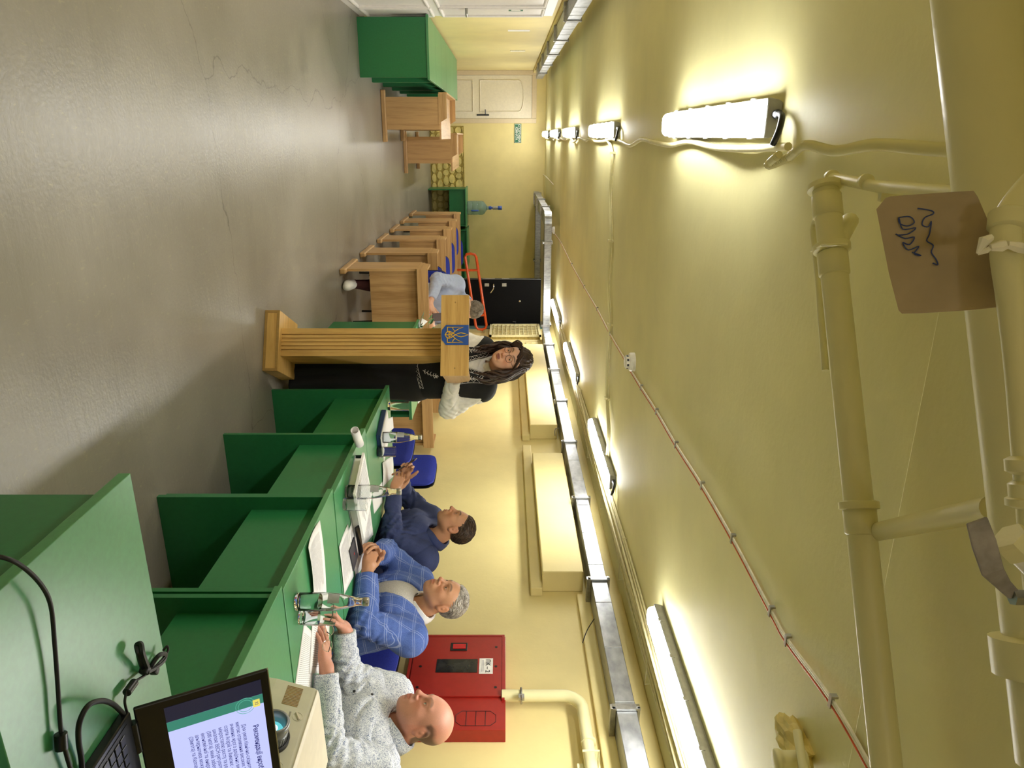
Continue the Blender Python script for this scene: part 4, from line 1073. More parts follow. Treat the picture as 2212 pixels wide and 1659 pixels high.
for pts, w_ in (([P(312, 1450, z=HT + .012), P(305, 1432, z=HT + .014), P(300, 1412, z=HT + .02), P(296, 1394, z=HT + .016), P(304, 1392, z=HT + .024), P(308, 1412, z=HT + .028), P(318, 1440, z=HT + .02)], .0055), ([P(322, 1450, z=HT + .012), P(332, 1430, z=HT + .02), P(345, 1415, z=HT + .026), P(357, 1413, z=HT + .018), P(352, 1428, z=HT + .014), P(336, 1442, z=HT + .018), P(318, 1452, z=HT + .02)], .005)):
    MB().tube(bez(pts, 5), w_, 6).build('strap', MAT['black_rubber'], t)
for x, y in ((313, 1448), (332, 1448)):
    p = P(x, y, z=HT + .014); MB().box((-.010, -.008, -.009), (.010, .008, .009), Matrix.Translation(p) @ Matrix.Rotation(.6, 4, 'Z')).build('strap_knot', MAT['black_rubber'], t, bevel=.004)
MB().tube([P(276, 1545, z=HT + .012), P(279, 1562, z=HT + .012)], [.004, .0055], 10).build('plug', MAT['black_plastic'], t)

# ------------------------------------------------------------------ projector
pf = Vector((1.61, 1.805, HT)); px_ = Vector((.05, -1, 0)).normalized(); py_ = Vector((1, .05, 0)).normalized()
plain('projector_body', '#d9d6c2', .45, var=.02); plain('projector_top', '#e9e0cc', .42, var=.02); plain('lens_ring', '#85888c', .35, .4)
mt, nt, b = nodes('lens_glass'); b.inputs['Base Color'].default_value = hexc('#2b8f94'); b.inputs['Roughness'].default_value = .08; b.inputs['Emission Color'].default_value = hexc('#6fd6e0'); b.inputs['Emission Strength'].default_value = .7
mt, nt, b = nodes('lens_core'); b.inputs['Base Color'].default_value = hexc('#bcd9ff'); b.inputs['Roughness'].default_value = .08; b.inputs['Emission Color'].default_value = hexc('#dff1ff'); b.inputs['Emission Strength'].default_value = 1.2
t = thing('projector', 'cream video projector with a glowing lens behind the laptop', 'projector')
MP = Matrix(((px_.x, py_.x, 0, pf.x), (px_.y, py_.y, 0, pf.y), (0, 0, 1, HT), (0, 0, 0, 1)))
prof = [(-.045, .02), (-.04, .045), (0, .158), (.006, .163), (.03, .166), (.30, .168), (.31, .16), (.31, .02), (.30, .014), (-.035, .014)]
M = MP @ Matrix(((0, 0, 1, 0), (1, 0, 0, 0), (0, 1, 0, 0), (0, 0, 0, 1)))
MB().prism(prof[::-1], .36, M).build('body', MAT['projector_body'], t, bevel=.008, seg=3)
MB().prism([(.004, .1635), (.30, .1685), (.30, .1705), (.02, .1695), (.004, .166)][::-1], .352, M @ Matrix.Translation((0, 0, .004))).build('top_cover', MAT['projector_top'], t)
for x in (.03, .33): MB().lathe([(.012, 0), (.014, .003), (.012, .016)], 14, MP @ Matrix.Translation((x, .03, .0005))).build('foot', MAT['black_plastic'], t)
# lens barrel: axis along the front normal, tilted with the sloping face
ax = (-py_ + Vector((0, 0, .30))).normalized(); lc = MP @ Vector((.212, -.03, .088))
lx = px_; ML = frame(lc, lx, ax.cross(lx))
MB().lathe([(.052, -.02), (.052, .004), (.047, .006), (.047, .0)], 36, ML).build('lens_well', MAT['black_plastic'], t)
lb = MB().lathe([(.043, -.02), (.043, .03), (.041, .032), (.041, .036), (.042, .038), (.042, .062), (.038, .066), (.034, .066), (.031, .058), (.029, .040), (.029, .03)], 40, ML).build('lens_barrel', MAT['lens_ring'], t)
for k in range(30):
    a = 2 * PI * k / 30
    MB().box((.0425, -.0016, -.004), (.0445, .0016, .028), ML @ Matrix.Rotation(a, 4, 'Z')).build('grip_rib', MAT['lens_ring'], lb)
MB().lathe([(0, .0375), (.012, .037), (.022, .034), (.0288, .030)][::-1], 32, ML).build('front_lens', MAT['lens_glass'], lb)
MB().lathe([(0, .041), (.008, .040), (.013, .037)][::-1], 24, ML).build('lens_core', MAT['lens_core'], lb)
fs_ = Vector((0, .040, .113)).normalized()   # up the sloping face in (x, y, z) of the body
def face(x, q): return MP @ Vector((x, -.04 + .04 * q, .045 + .113 * q))
nf_ = (-py_ * .943 + Vector((0, 0, .333))).normalized()
for x, q in ((.118, .80), (.290, .74)):
    c = face(x, q); Mk = frame(c, px_, nf_.cross(px_))
    kb = MB().lathe([(.016, -.004), (.016, .0012), (.0135, .0014), (.0135, -.002)], 24, Mk).build('knob_recess', MAT['projector_body'], t)
    MB().box((-.0135, -.002, -.001), (.0135, .002, .006), Mk @ Matrix.Rotation(.6, 4, 'Z')).build('knob_bar', MAT['projector_top'], kb)
for k in range(14):
    c = face(.018 + .0052 * k, .52); Mk = frame(c, px_, nf_.cross(px_))
    MB().box((-.0012, -.024, .0), (.0012, .024, .0012), Mk).build('vent_slat', MAT['oak_edge'], t)
text('lettering', 'NEC', .03, MP @ frame((.29, .05, .1706), (1, .0, 0), (0, 1, 0)) , MAT['ink'], t, thick=.0002)
text('lettering', 'ZOOM', .007, frame(face(.118, .60) + nf_ * .001, px_, nf_.cross(px_)), MAT['ink'], t, thick=.0001)
# denim jacket thrown over a chair in front of the foreground desk (only a corner shows)
c9 = copy_tree(ch, (1.02, .50, 0), PI, 'blue chair before the foreground desk under the denim jacket')
# ------------------------------------------------------------------ people: smooth surfaces grown round a posed skeleton
f4 = np.float32
class Sdf:
    def __init__(s, lo, hi, h):
        s.lo = np.array(lo, f4); s.h = f4(h)
        s.n = np.ceil((np.array(hi, f4) - s.lo) / h).astype(int) + 1
        s.d = np.full(tuple(s.n), .2, f4)
    def reg(s, a, b):
        i0 = np.clip(np.floor((np.array(a) - s.lo) / s.h).astype(int), 0, s.n - 1)
        i1 = np.clip(np.ceil((np.array(b) - s.lo) / s.h).astype(int) + 1, 1, s.n)
        if np.any(i1 - i0 < 1): return None
        ax = [(s.lo[k] + s.h * np.arange(i0[k], i1[k], dtype=f4)) for k in range(3)]
        return tuple(slice(i0[k], i1[k]) for k in range(3)), ax[0][:, None, None], ax[1][None, :, None], ax[2][None, None, :]
    def comb(s, sl, p, k, op):
        d = s.d[sl]; k = f4(max(k, 1e-5))
        if op == 'u':
            h = np.maximum(k - np.abs(d - p), 0) / k; s.d[sl] = np.minimum(d, p) - h * h * k * f4(.25)
        else:
            q = -p if op == 's' else p
            h = np.maximum(k - np.abs(d - q), 0) / k; s.d[sl] = np.maximum(d, q) + h * h * k * f4(.25)
    def cone(s, a, b, ra, rb, k=.02, op='u', flat=None):
        a = np.array(a, f4); b = np.array(b, f4); r = max(ra, rb) + k + 4 * s.h
        if flat: r *= max(1.0, flat[1])
        q = s.reg(np.minimum(a, b) - r, np.maximum(a, b) + r)
        if q is None: return
        sl, X, Y, Z = q; ab = b - a; L2 = max(float(ab @ ab), 1e-9)
        px, py, pz = X - a[0], Y - a[1], Z - a[2]
        t = np.clip((px * ab[0] + py * ab[1] + pz * ab[2]) / f4(L2), 0, 1)
        qx, qy, qz = px - t * ab[0], py - t * ab[1], pz - t * ab[2]
        if flat:
            n = np.array(flat[0], f4); n = n / np.linalg.norm(n); c = (qx * n[0] + qy * n[1] + qz * n[2]) * f4(1 - 1 / flat[1])
            qx, qy, qz = qx - c * n[0], qy - c * n[1], qz - c * n[2]
        s.comb(sl, np.sqrt(qx * qx + qy * qy + qz * qz) - (f4(ra) + t * f4(rb - ra)), k, op)
    def ell(s, c, r, R=None, k=.02, op='u'):
        c = np.array(c, f4); m_ = max(r) + k + 4 * s.h
        q = s.reg(c - m_, c + m_)
        if q is None: return
        sl, X, Y, Z = q; px, py, pz = X - c[0], Y - c[1], Z - c[2]
        R = np.eye(3) if R is None else np.array(R)
        l = [px * f4(R[0][i]) + py * f4(R[1][i]) + pz * f4(R[2][i]) for i in range(3)]
        k0 = np.sqrt(sum((l[i] / f4(r[i])) ** 2 for i in range(3))) + f4(1e-6); k1 = np.sqrt(sum((l[i] / f4(r[i] ** 2)) ** 2 for i in range(3))) + f4(1e-6)
        s.comb(sl, k0 * (k0 - 1) / k1, k, op)
    def cut(s, c, n, r, k=.004):
        """remove what lies beyond the plane through c with normal n, within radius r"""
        c = np.array(c, f4); n = np.array(n, f4); n = n / np.linalg.norm(n)
        q = s.reg(c - r, c + r)
        if q is None: return
        sl, X, Y, Z = q; px, py, pz = X - c[0], Y - c[1], Z - c[2]
        pl = px * n[0] + py * n[1] + pz * n[2]
        far = np.sqrt(px * px + py * py + pz * pz) - f4(r * .98)
        s.comb(sl, np.maximum(-pl, far), k, 's')
    def noise(s, fn, band=.03):
        m_ = np.abs(s.d) < band; i = np.argwhere(m_).astype(f4)
        p = s.lo + i * s.h
        s.d[m_] += fn(p[:, 0], p[:, 1], p[:, 2]).astype(f4)
    def mesh(s, name):
        d = s.d; ng = d < 0
        cnt = np.zeros(tuple(s.n - 1), np.uint8)
        for a in (0, 1):
            for b in (0, 1):
                for c in (0, 1): cnt += ng[a:s.n[0] - 1 + a, b:s.n[1] - 1 + b, c:s.n[2] - 1 + c]
        act = (cnt > 0) & (cnt < 8); ii = np.argwhere(act); idx = np.full(act.shape, -1, np.int32); idx[act] = np.arange(len(ii))
        acc = np.zeros((len(ii), 3)); wt = np.zeros(len(ii))
        cs = [(a, b, c) for a in (0, 1) for b in (0, 1) for c in (0, 1)]
        for c0 in cs:
            for ax in range(3):
                if c0[ax]: continue
                c1 = list(c0); c1[ax] = 1
                d0 = d[ii[:, 0] + c0[0], ii[:, 1] + c0[1], ii[:, 2] + c0[2]]; d1 = d[ii[:, 0] + c1[0], ii[:, 1] + c1[1], ii[:, 2] + c1[2]]
                m_ = (d0 < 0) != (d1 < 0); t = np.where(m_, d0 / np.where(m_, d0 - d1, 1), 0)
                for q in range(3): acc[:, q] += np.where(m_, c0[q] + (t if q == ax else 0), 0)
                wt += m_
        vs = s.lo + (ii + acc / wt[:, None]) * s.h
        fs = []
        for ax in range(3):
            u, v = (ax + 1) % 3, (ax + 2) % 3
            sl0 = [slice(None)] * 3; sl1 = [slice(None)] * 3; sl0[ax] = slice(0, -1); sl1[ax] = slice(1, None)
            e = ng[tuple(sl0)] != ng[tuple(sl1)]; pi = np.argwhere(e)
            pi = pi[(pi[:, u] > 0) & (pi[:, v] > 0) & (pi[:, u] < s.n[u] - 1) & (pi[:, v] < s.n[v] - 1)]
            def cell(du, dv):
                q = pi.copy(); q[:, u] -= du; q[:, v] -= dv; return idx[q[:, 0], q[:, 1], q[:, 2]]
            quad = np.stack([cell(1, 1), cell(0, 1), cell(0, 0), cell(1, 0)], 1)
            fl = ng[pi[:, 0], pi[:, 1], pi[:, 2]]
            quad[~fl] = quad[~fl][:, ::-1]; fs.append(quad)
        fs = np.concatenate(fs); fs = fs[(fs >= 0).all(1)]
        me = bpy.data.meshes.new(name)
        me.vertices.add(len(vs)); me.vertices.foreach_set('co', vs.astype(f4).ravel())
        me.loops.add(len(fs) * 4); me.loops.foreach_set('vertex_index', fs.astype(np.int32).ravel())
        me.polygons.add(len(fs)); me.polygons.foreach_set('loop_start', np.arange(0, len(fs) * 4, 4, dtype=np.int32))
        me.polygons.foreach_set('use_smooth', np.ones(len(fs), bool))
        me.update(calc_edges=True); return me, vs

def paint(me, cols):
    a = me.color_attributes.new('tint', 'FLOAT_COLOR', 'POINT')
    c = np.ones((len(cols), 4), f4); c[:, :3] = cols; a.data.foreach_set('color', c.ravel())

def attr_mat(name, rough=.5, sss=0.0, bmp=0, scale=120, var=.0):
    mt, nt, b = nodes(name)
    a = nt.nodes.new('ShaderNodeAttribute'); a.attribute_name = 'tint'
    v = coords(nt); n = N(nt, 'ShaderNodeTexNoise', i_Scale=float(scale), i_Detail=3.0); nt.links.new(v, n.inputs['Vector'])
    r = ramp(nt, [(.3, (1 - var,) * 3), (.7, (1 + var,) * 3)]); nt.links.new(n.outputs[0], r.inputs[0])
    nt.links.new(mixc(nt, 1.0, a.outputs['Color'], r.outputs[0], 'MULTIPLY'), b.inputs['Base Color'])
    b.inputs['Roughness'].default_value = rough
    if sss:
        b.inputs['Subsurface Weight'].default_value = sss; b.inputs['Subsurface Radius'].default_value = (1, .35, .2); b.inputs['Subsurface Scale'].default_value = .006
    if bmp: bump(nt, b, n.outputs[0], bmp, .001)
    return mt
attr_mat('skin', .5, 0.0, .12, 260, .05); attr_mat('eye', .12)

def hair_mat(name, c0, c1):
    mt, nt, b = nodes(name); v = coords(nt, (1, 1, 1))
    n = N(nt, 'ShaderNodeTexNoise', i_Scale=38.0, i_Detail=5.0, i_Roughness=.7, i_Distortion=.6); nt.links.new(v, n.inputs['Vector'])
    r = ramp(nt, [(.35, hexc(c0)), (.68, hexc(c1))]); nt.links.new(n.outputs[0], r.inputs[0]); nt.links.new(r.outputs[0], b.inputs['Base Color'])
    b.inputs['Roughness'].default_value = .55; bump(nt, b, n.outputs[0], .25, .002); return mt
hair_mat('hair_grey', '#6f675d', '#c2bab0'); hair_mat('hair_brown', '#2b1f17', '#5a4636'); hair_mat('hair_ash', '#564a3c', '#8e8272'); hair_mat('hair_dark', '#1f1512', '#4b352b')

def unit(v): v = np.array(v, float); return v / np.linalg.norm(v)
def head_frame(face, pitch=0, roll=0):
    """columns: person's right, forward, up"""
    y = unit(face); z = np.array((0, 0, 1.0)); x = unit(np.cross(y, z)); z = np.cross(x, y)
    a = math.radians(pitch); y, z = y * math.cos(a) + z * math.sin(a), z * math.cos(a) - y * math.sin(a)
    a = math.radians(roll); x, z = x * math.cos(a) + z * math.sin(a), z * math.cos(a) - x * math.sin(a)
    return np.stack([x, y, z], 1)

def head_prims(g, C, R, s=1.0, jaw=1.0, nose=1.0, wide=1.0, fat=0.0, fem=False):
    C = np.array(C, float)
    W = lambda p: C + R @ (np.array(p, float) * s)
    def ell(c, r, k, op='u', mir=False):
        for sx in ((-1, 1) if mir else (1,)):
            g.ell(W((c[0] * sx, c[1], c[2])), [q * s for q in r], R, k * s, op)
    def cone(a, b, ra, rb, k, op='u', mir=False):
        for sx in ((-1, 1) if mir else (1,)):
            g.cone(W((a[0] * sx, a[1], a[2])), W((b[0] * sx, b[1], b[2])), ra * s, rb * s, k * s, op)
    w = wide
    ell((0, -.010, .034), (.077 * w, .092, .084), .01)
    ell((0, .012, .012), (.072 * w, .083, .07), .03)
    ell((0, .030, -.040), (.058 * w + fat, .060, .078), .035)
    cone((.050 * w * jaw, -.006, -.055), (.026 * jaw, .058, -.095), .020 + fat, .019, .03, 'u', True)
    ell((0, .072, -.1), (.022 * jaw, .02, .017), .022)
    ell((.043 * w, .055, -.026), (.024 + fat * .6, .022, .02), .022, 'u', True)
    ell((.036 * w + fat, .045, -.06), (.024 + fat, .024, .03), .03, 'u', True)
    if not fem: cone((.012, .088, .021), (.046 * w, .070, .021), .0085, .008, .014, 'u', True)
    # eye hollows, lids
    ell((.032, .093, -.001), (.019, .013, .0125), .014, 's', True)
    ell((.032, .0735, 0), (.0165, .0155, .0135), .006, 'u', True)
    ell((.0325, .0945, -.0012), (.0125, .0105, .0042), .0022, 's', True)
    # nose
    cone((0, .088, .008), (0, .108 + .006 * nose, -.030), .0072, .0098 * nose, .013)
    ell((0, .1085 + .006 * nose, -.034), (.0115 * nose, .0105, .0095), .008)
    ell((.0125 * nose, .1, -.039), (.0085 * nose, .011, .0075), .006, 'u', True)
    ell((.007 * nose, .107, -.0455), (.0035, .005, .003), .003, 's', True)
    # mouth
    ell((0, .086, -.068), (.030, .014, .022), .02)
    ell((0, .0965, -.0635), (.022, .008, .0052), .005)
    ell((0, .0955, -.0765), (.019, .0085, .0065), .005)
    ell((0, .107, -.0698), (.025, .010, .0014), .003, 's')
    ell((0, .093, -.0865), (.016, .006, .004), .008, 's')
    # ears
    e0 = np.array(R)
    ell((.081 * w, -.012, -.008), (.010, .021, .032), .008, 'u', True)
    ell((.079 * w, -.008, -.030), (.009, .012, .013), .008, 'u', True)
    ell((.0905 * w, -.010, -.004), (.0055, .0135, .021), .004, 's', True)
    ell((.087 * w, -.006, -.006), (.004, .006, .009), .004, 'u', True)
    return W

def hand_prims(g, Wp, f, n, right, curl=(.3, .35, .4, .45), thumb=(.8, .55, -.15), s=1.0, spread=.02, tcurl=.3, pip=1.2):
    """Wp wrist, f towards the knuckles, n out of the back of the hand; curl = bend at the knuckles of the four fingers"""
    f = unit(f); n = unit(n - f * np.dot(n, f)); t = np.cross(n, f) if right else np.cross(f, n)
    Wp = np.array(Wp, float); loc = lambda a, b, c: Wp + (f * a + t * b + n * c) * s
    kn = [(.092, .029, .002), (.096, .0095, .004), (.091, -.0105, .003), (.082, -.029, 0)]
    ln = [(.041, .026, .021), (.046, .029, .022), (.042, .027, .021), (.033, .021, .019)]
    rd = [.0093, .0095, .009, .0082]
    g.cone(loc(-.03, 0, 0), loc(.012, 0, 0), .024 * s, .025 * s, .012, flat=(t, 1.25))
    for i, (a, b, c) in enumerate(kn):
        g.cone(loc(.012, b * .55, -.001), loc(a, b, c - .004), .0125 * s, .0105 * s, .014 * s)
    g.ell(loc(.045, .022, -.012), [.03 * s, .014 * s, .012 * s], np.stack([f, t, n], 1), .014)
    g.ell(loc(.045, -.022, -.010), [.03 * s, .013 * s, .011 * s], np.stack([f, t, n], 1), .014)
    tips = []
    for i in range(4):
        p = loc(*kn[i]) - n * .003; a = curl[i]; sp = (1.5 - i) * spread
        for j in range(3):
            dr = f * math.cos(a) - n * math.sin(a) + t * sp; dr = unit(dr)
            q = p + dr * ln[i][j] * s; r0 = rd[i] * s * (1 - .08 * j); r1 = rd[i] * s * (1 - .08 * (j + 1))
            g.cone(p, q, r0, r1, .0035 if j == 0 else .002)
            if j == 0: g.ell(p + n * .001, [r0 * 1.12] * 3, None, .004)
            p = q; a += curl[i] * pip * (.9 if j == 0 else .6) + .05
        tips.append(p)
    p = loc(.022, .030, -.008); dr = unit(t * thumb[0] + f * thumb[1] + n * thumb[2])
    g.cone(loc(.004, .018, -.004), p, .013 * s, .0135 * s, .01)
    for j, l in enumerate((.040, .032, .025)):
        q = p + dr * l * s; g.cone(p, q, (.0125 - .0012 * j) * s, (.0115 - .0014 * j) * s, .004 if j else .010)
        p = q; dr = unit(dr + (f * .8 - n * .25 - t * .35) * tcurl)
    tips.append(p); return tips

def wrinkle(amp, fr, seed):
    def fn(x, y, z):
        a = fr * (x * .8 + z * .6) + 2.4 * np.sin(fr * .33 * y + seed) + 1.1 * np.sin(fr * .8 * z + seed)
        b = fr * .8 * (y * .9 - z * .6) + seed * 3 + 2.2 * np.sin(fr * .4 * x + 1 + 1.3 * np.sin(fr * .3 * z))
        msk = .5 + .5 * np.sin(fr * .37 * (x + y) + 1.9 * np.sin(fr * .29 * z + seed))
        return amp * (1.6 * (1 - np.abs(np.sin(a * .7))) ** 3 * msk + 1.6 * (1 - np.abs(np.sin(b * .6))) ** 3 * (1 - msk) + .5 * np.sin(a) * np.sin(b) )
    return fn

SKIN = dict(light=lin((.84, .65, .54)), tan=lin((.74, .54, .41)), red=lin((.78, .55, .46)))

def collar_mesh(Nb, up, fwd, r, h, spread, name, mat, parent, front=.045, gap=.35):
    """folded shirt collar: band round the neck, turned down, points in front"""
    up = Vector(up).normalized(); fwd = Vector(fwd); fwd = (fwd - up * fwd.dot(up)).normalized(); rt = fwd.cross(up)
    n = 36; vs = []; fs = []
    for i in range(n + 1):
        a = gap + (2 * PI - 2 * gap) * i / n           # angle from the front, going round the back
        d = fwd * math.cos(a) + rt * math.sin(a); fr = max(0, math.cos(a)) ** 2
        z0 = -.018 - front * .55 * fr; zt = h * (1 - .25 * fr) - front * .45 * fr; zo = -.012 - front * fr * 1.1
        ro = r + .016 + .010 * fr
        for rr_, z_ in ((r - .002, z0), (r - .003, zt * .6), (r, zt), (r + .007, zt + .001), (r + .013, zt * .55 + zo * .3), (ro + spread * fr, zo)):
            k = 1 + .12 * abs(math.sin(a)) if True else 1
            vs.append(Vector(Nb) + d * rr_ * k + up * z_)
    for i in range(n):
        for j in range(5): fs.append((i * 6 + j, i * 6 + j + 1, i * 6 + 7 + j, i * 6 + 6 + j))
    mb = MB(); mb.add(vs, fs, True); o = mb.build(name, mat, parent)
    sd = o.modifiers.new('solid', 'SOLIDIFY'); sd.thickness = .004; sd.offset = 0
    return o

def person(label, S):
    """S holds the posed joints; builds body, clothes, hair and trousers under one root"""
    t = thing('person', label, 'person', S.get('root', (0, 0, 0)))
    t.location = (0, 0, 0)
    R = head_frame(S['face'], S.get('pitch', 0), S.get('roll', 0)); C = np.array(S['head'], float); hs = S.get('hs', 1.0)
    Nb = np.array(S['neck'], float)
    SR, SL, ER, EL, WR, WL = [np.array(S[k], float) for k in ('SR', 'SL', 'ER', 'EL', 'WR', 'WL')]
    lat = unit(SR - SL); Pv = np.array(S['pelvis'], float); Ch = (SR + SL) / 2 - np.array((0, 0, .10)); fwd = unit(S.get('bfwd', np.cross(np.array((0, 0, 1.0)), lat)))
    up = unit(C + R @ np.array((0, -.02, -.05)) - Nb)
    # ---- body
    pts = np.array([C + .17, C - .17, Nb + .1, Nb - .1, SR, SL, ER, EL, WR, WL, Pv] + [np.array(S[k]) for k in ('HR', 'HL') if k in S])
    lo = pts.min(0) - .16; hi = pts.max(0) + .16; lo[2] = max(lo[2], S.get('zmin', Pv[2] - .1))
    g = Sdf(lo, hi, S.get('res', .0031))
    g.cone(C + R @ (np.array((0, -.035, -.055)) * hs), Nb - up * .03, .054 * hs * S.get('neckr', 1), .062 * hs * S.get('neckr', 1), .02)
    br = S.get('bulk', 1.0)
    for sx in (-1, 1):
        g.cone(Ch + lat * sx * .07 * br, Pv + lat * sx * .06 * br, .085 * br, .095 * br, .06)
    for a, e, w_, hk in ((SR, ER, WR, 'R'), (SL, EL, WL, 'L')):
        g.cone(a, Nb - up * .065, .038, .042, .04); g.cone(a, e, .046 * br, .040, .03); g.cone(e, w_, .039, .026, .02)
        g.cone((Nb - up * .015), a + (Nb - a) * .45 - up * .03, .028, .03, .04)
    W = head_prims(g, C, R, hs, **S.get('hd', {}))
    for hk, w_, rt in (('R', WR, True), ('L', WL, False)):
        if 'h' + hk in S:
            q = S['h' + hk]; S['tips' + hk] = hand_prims(g, w_, np.array(q['f']), np.array(q['n']), rt, **{k: v for k, v in q.items() if k not in ('f', 'n')})
    me, vs = g.mesh('body')
    # tint
    base = np.array(S.get('skin', SKIN['light'])); q = ((vs - C) @ R) / hs
    col = np.tile(base, (len(vs), 1)); x, y, z = q[:, 0], q[:, 1], q[:, 2]; inh = (np.abs(x) < .11) & (np.abs(y) < .14) & (z > -.14) & (z < .14)
    def blend(m_, c, a):
        a = (np.clip(m_, 0, 1) * a)[:, None]; return col * (1 - a) + np.array(c) * a
    sm = lambda v, a, b: np.clip((v - a) / (b - a), 0, 1)
    rosy = np.exp(-((np.abs(x) - .042) ** 2 / .0006 + (z + .03) ** 2 / .0006)) * (y > .02) + np.exp(-(x ** 2 / .0002 + (z + .035) ** 2 / .0002)) * (y > .1) + .7 * np.exp(-((np.abs(x) - .085) ** 2 / .0002)) * (np.abs(y + .01) < .03)
    col = blend(rosy * inh, base * np.array((1.0, .72, .68)), .6)
    beard = inh * (y > .0) * sm(-z, .045, .075) * S.get('beard', .25)
    col = blend(beard, base * np.array((.62, .60, .60)), 1)
    lip = inh * (y > .082) * np.clip(1 - ((x / .024) ** 2 + ((z + .0700) / .0125) ** 2), 0, 1) * 3
    col = blend(np.clip(lip, 0, 1), S.get('lip', base * np.array((.82, .50, .48))), .8)
    bz = .0235 + .006 * (1 - ((np.abs(x) - .033) / .02) ** 2)
    brow = inh * (y > .05) * np.clip(1.4 - ((np.abs(x) - .032) / .022) ** 4 - ((z - bz) / .0055) ** 2, 0, 1)
    col = blend(brow, S.get('brow', lin((.25, .2, .16))), S.get('browa', .75))
    lash = inh * (y > .06) * np.clip(1.2 - ((np.abs(x) - .0325) / .0155) ** 4 - ((z - .0046) / .0022) ** 2, 0, 1)
    col = blend(lash, lin((.16, .11, .09)), .75)
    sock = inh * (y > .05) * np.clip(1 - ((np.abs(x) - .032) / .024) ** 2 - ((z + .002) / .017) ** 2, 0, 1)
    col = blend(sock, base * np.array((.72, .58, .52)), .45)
    if 'stubble' in S:
        st = S['stubble'](x, y, z) * inh; col = blend(st, S['stubc'], .85)
    # finger nails and knuckles: slight darkening on the hands
    paint(me, col); body = link('body', me, MAT['skin'], t)
    # ---- eyes
    for sx in (-1, 1):
        ec = W((.032 * sx, .0735, 0)); bm = bmesh.new(); bmesh.ops.create_uvsphere(bm, u_segments=20, v_segments=14, radius=.0148 * hs)
        gz = unit(R @ np.array(S.get('gaze', (0, 1, 0)), float)); cc = []
        for v_ in bm.verts:
            d_ = float(np.dot(np.array(v_.co) / (.0148 * hs), gz)); cc.append((.02, .02, .02) if d_ > .955 else (S.get('iris', (.10, .07, .04)) if d_ > .86 else (.72, .68, .64)))
            v_.co = Vector(ec) + v_.co
        em = bpy.data.meshes.new('eye'); bm.to_mesh(em); bm.free(); em.polygons.foreach_set('use_smooth', [True] * len(em.polygons)); paint(em, np.array(cc)); link('eye', em, MAT['eye'], body)
    # ---- upper garment
    def garment(name, infl, mat, cuffR, cuffL, hem, wr, neck_cut=.067, open_fn=None, torso_only=False, seed=1.0, res=.005, sleeve=1.0):
        lo_ = pts[4:].min(0) - .2; hi_ = pts[4:].max(0) + .2; lo_[2] = hem - .02; hi_[2] = max(SR[2], SL[2], Nb[2]) + .14
        g = Sdf(lo_, hi_, res)
        b0 = br
        for sx in (-1, 1):
            g.cone(Ch + lat * sx * .085 * b0, Pv + lat * sx * .075 * b0 * S.get('belly', 1), .105 * b0 + infl, .115 * b0 * S.get('belly', 1) + infl, .09)
        g.ell(Ch + fwd * .03 - np.array((0, 0, .02)), [.15 * b0, .10 * b0 + infl, .13], np.stack([lat, fwd, np.array((0, 0, 1.0))], 1), .08)
        if 'bellyf' in S: g.ell(Pv + fwd * S['bellyf'] + np.array((0, 0, .16)), [.155 * b0, .13 * b0 + infl, .15], np.stack([lat, fwd, np.array((0, 0, 1.0))], 1), .09)
        for a, e, w_, cf, has in ((SR, ER, WR, cuffR, cuffR is not None), (SL, EL, WL, cuffL, cuffL is not None)):
            g.cone(a, Nb - up * .060, .052 + infl, .050 + infl, .06); g.ell(a if not torso_only else a + (Nb - a) * .22, [(.066 if not torso_only else .060) * b0 + infl] * 3, None, .05)
            if has and not torso_only:
                wc = e + (w_ - e) * cf
                g.cone(a, e, .060 * b0 + infl, (.051 * b0 + infl) * sleeve, .035); g.cone(e, e + (w_ - e) * cf * 1.08, (.050 * b0 + infl) * sleeve, .036 + infl, .02)
                g.cut(wc, w_ - e, .085)
        g.noise(wr)
        for a, e, w_ in ((SR, ER, WR), (SL, EL, WL)):
            m_ = unit(w_ - e); mu = unit(e - a)
            def folds(x_, y_, z_, e=e, m_=m_, mu=mu):
                dx, dy, dz = x_ - e[0], y_ - e[1], z_ - e[2]; rr2 = dx * dx + dy * dy + dz * dz
                s1 = dx * m_[0] + dy * m_[1] + dz * m_[2]; s2 = dx * mu[0] + dy * mu[1] + dz * mu[2]
                return -.0035 * np.exp(-rr2 / .018) * (np.sin(s1 * 190 + 2 * np.sin(dz * 40)) + np.sin(s2 * 150 + 2 * np.sin(dx * 45)))
            if not torso_only: g.noise(folds, .02)
        g.cone(Nb - up * .035, Nb + up * .2, neck_cut - .004, neck_cut + .05, .012, 's')
        if open_fn: open_fn(g)
        g.cut((Pv[0], Pv[1], hem), (0, 0, -1), .4)
        me, _ = g.mesh(name); return link(name, me, MAT[mat], t)
    S['garment'] = garment
    S.update(t=t, body=body, Nb=Nb, up=up, R=R, C=C, fwd_=fwd, lat_=lat, W=W, Ch=Ch, Pv=Pv, hs_=hs)
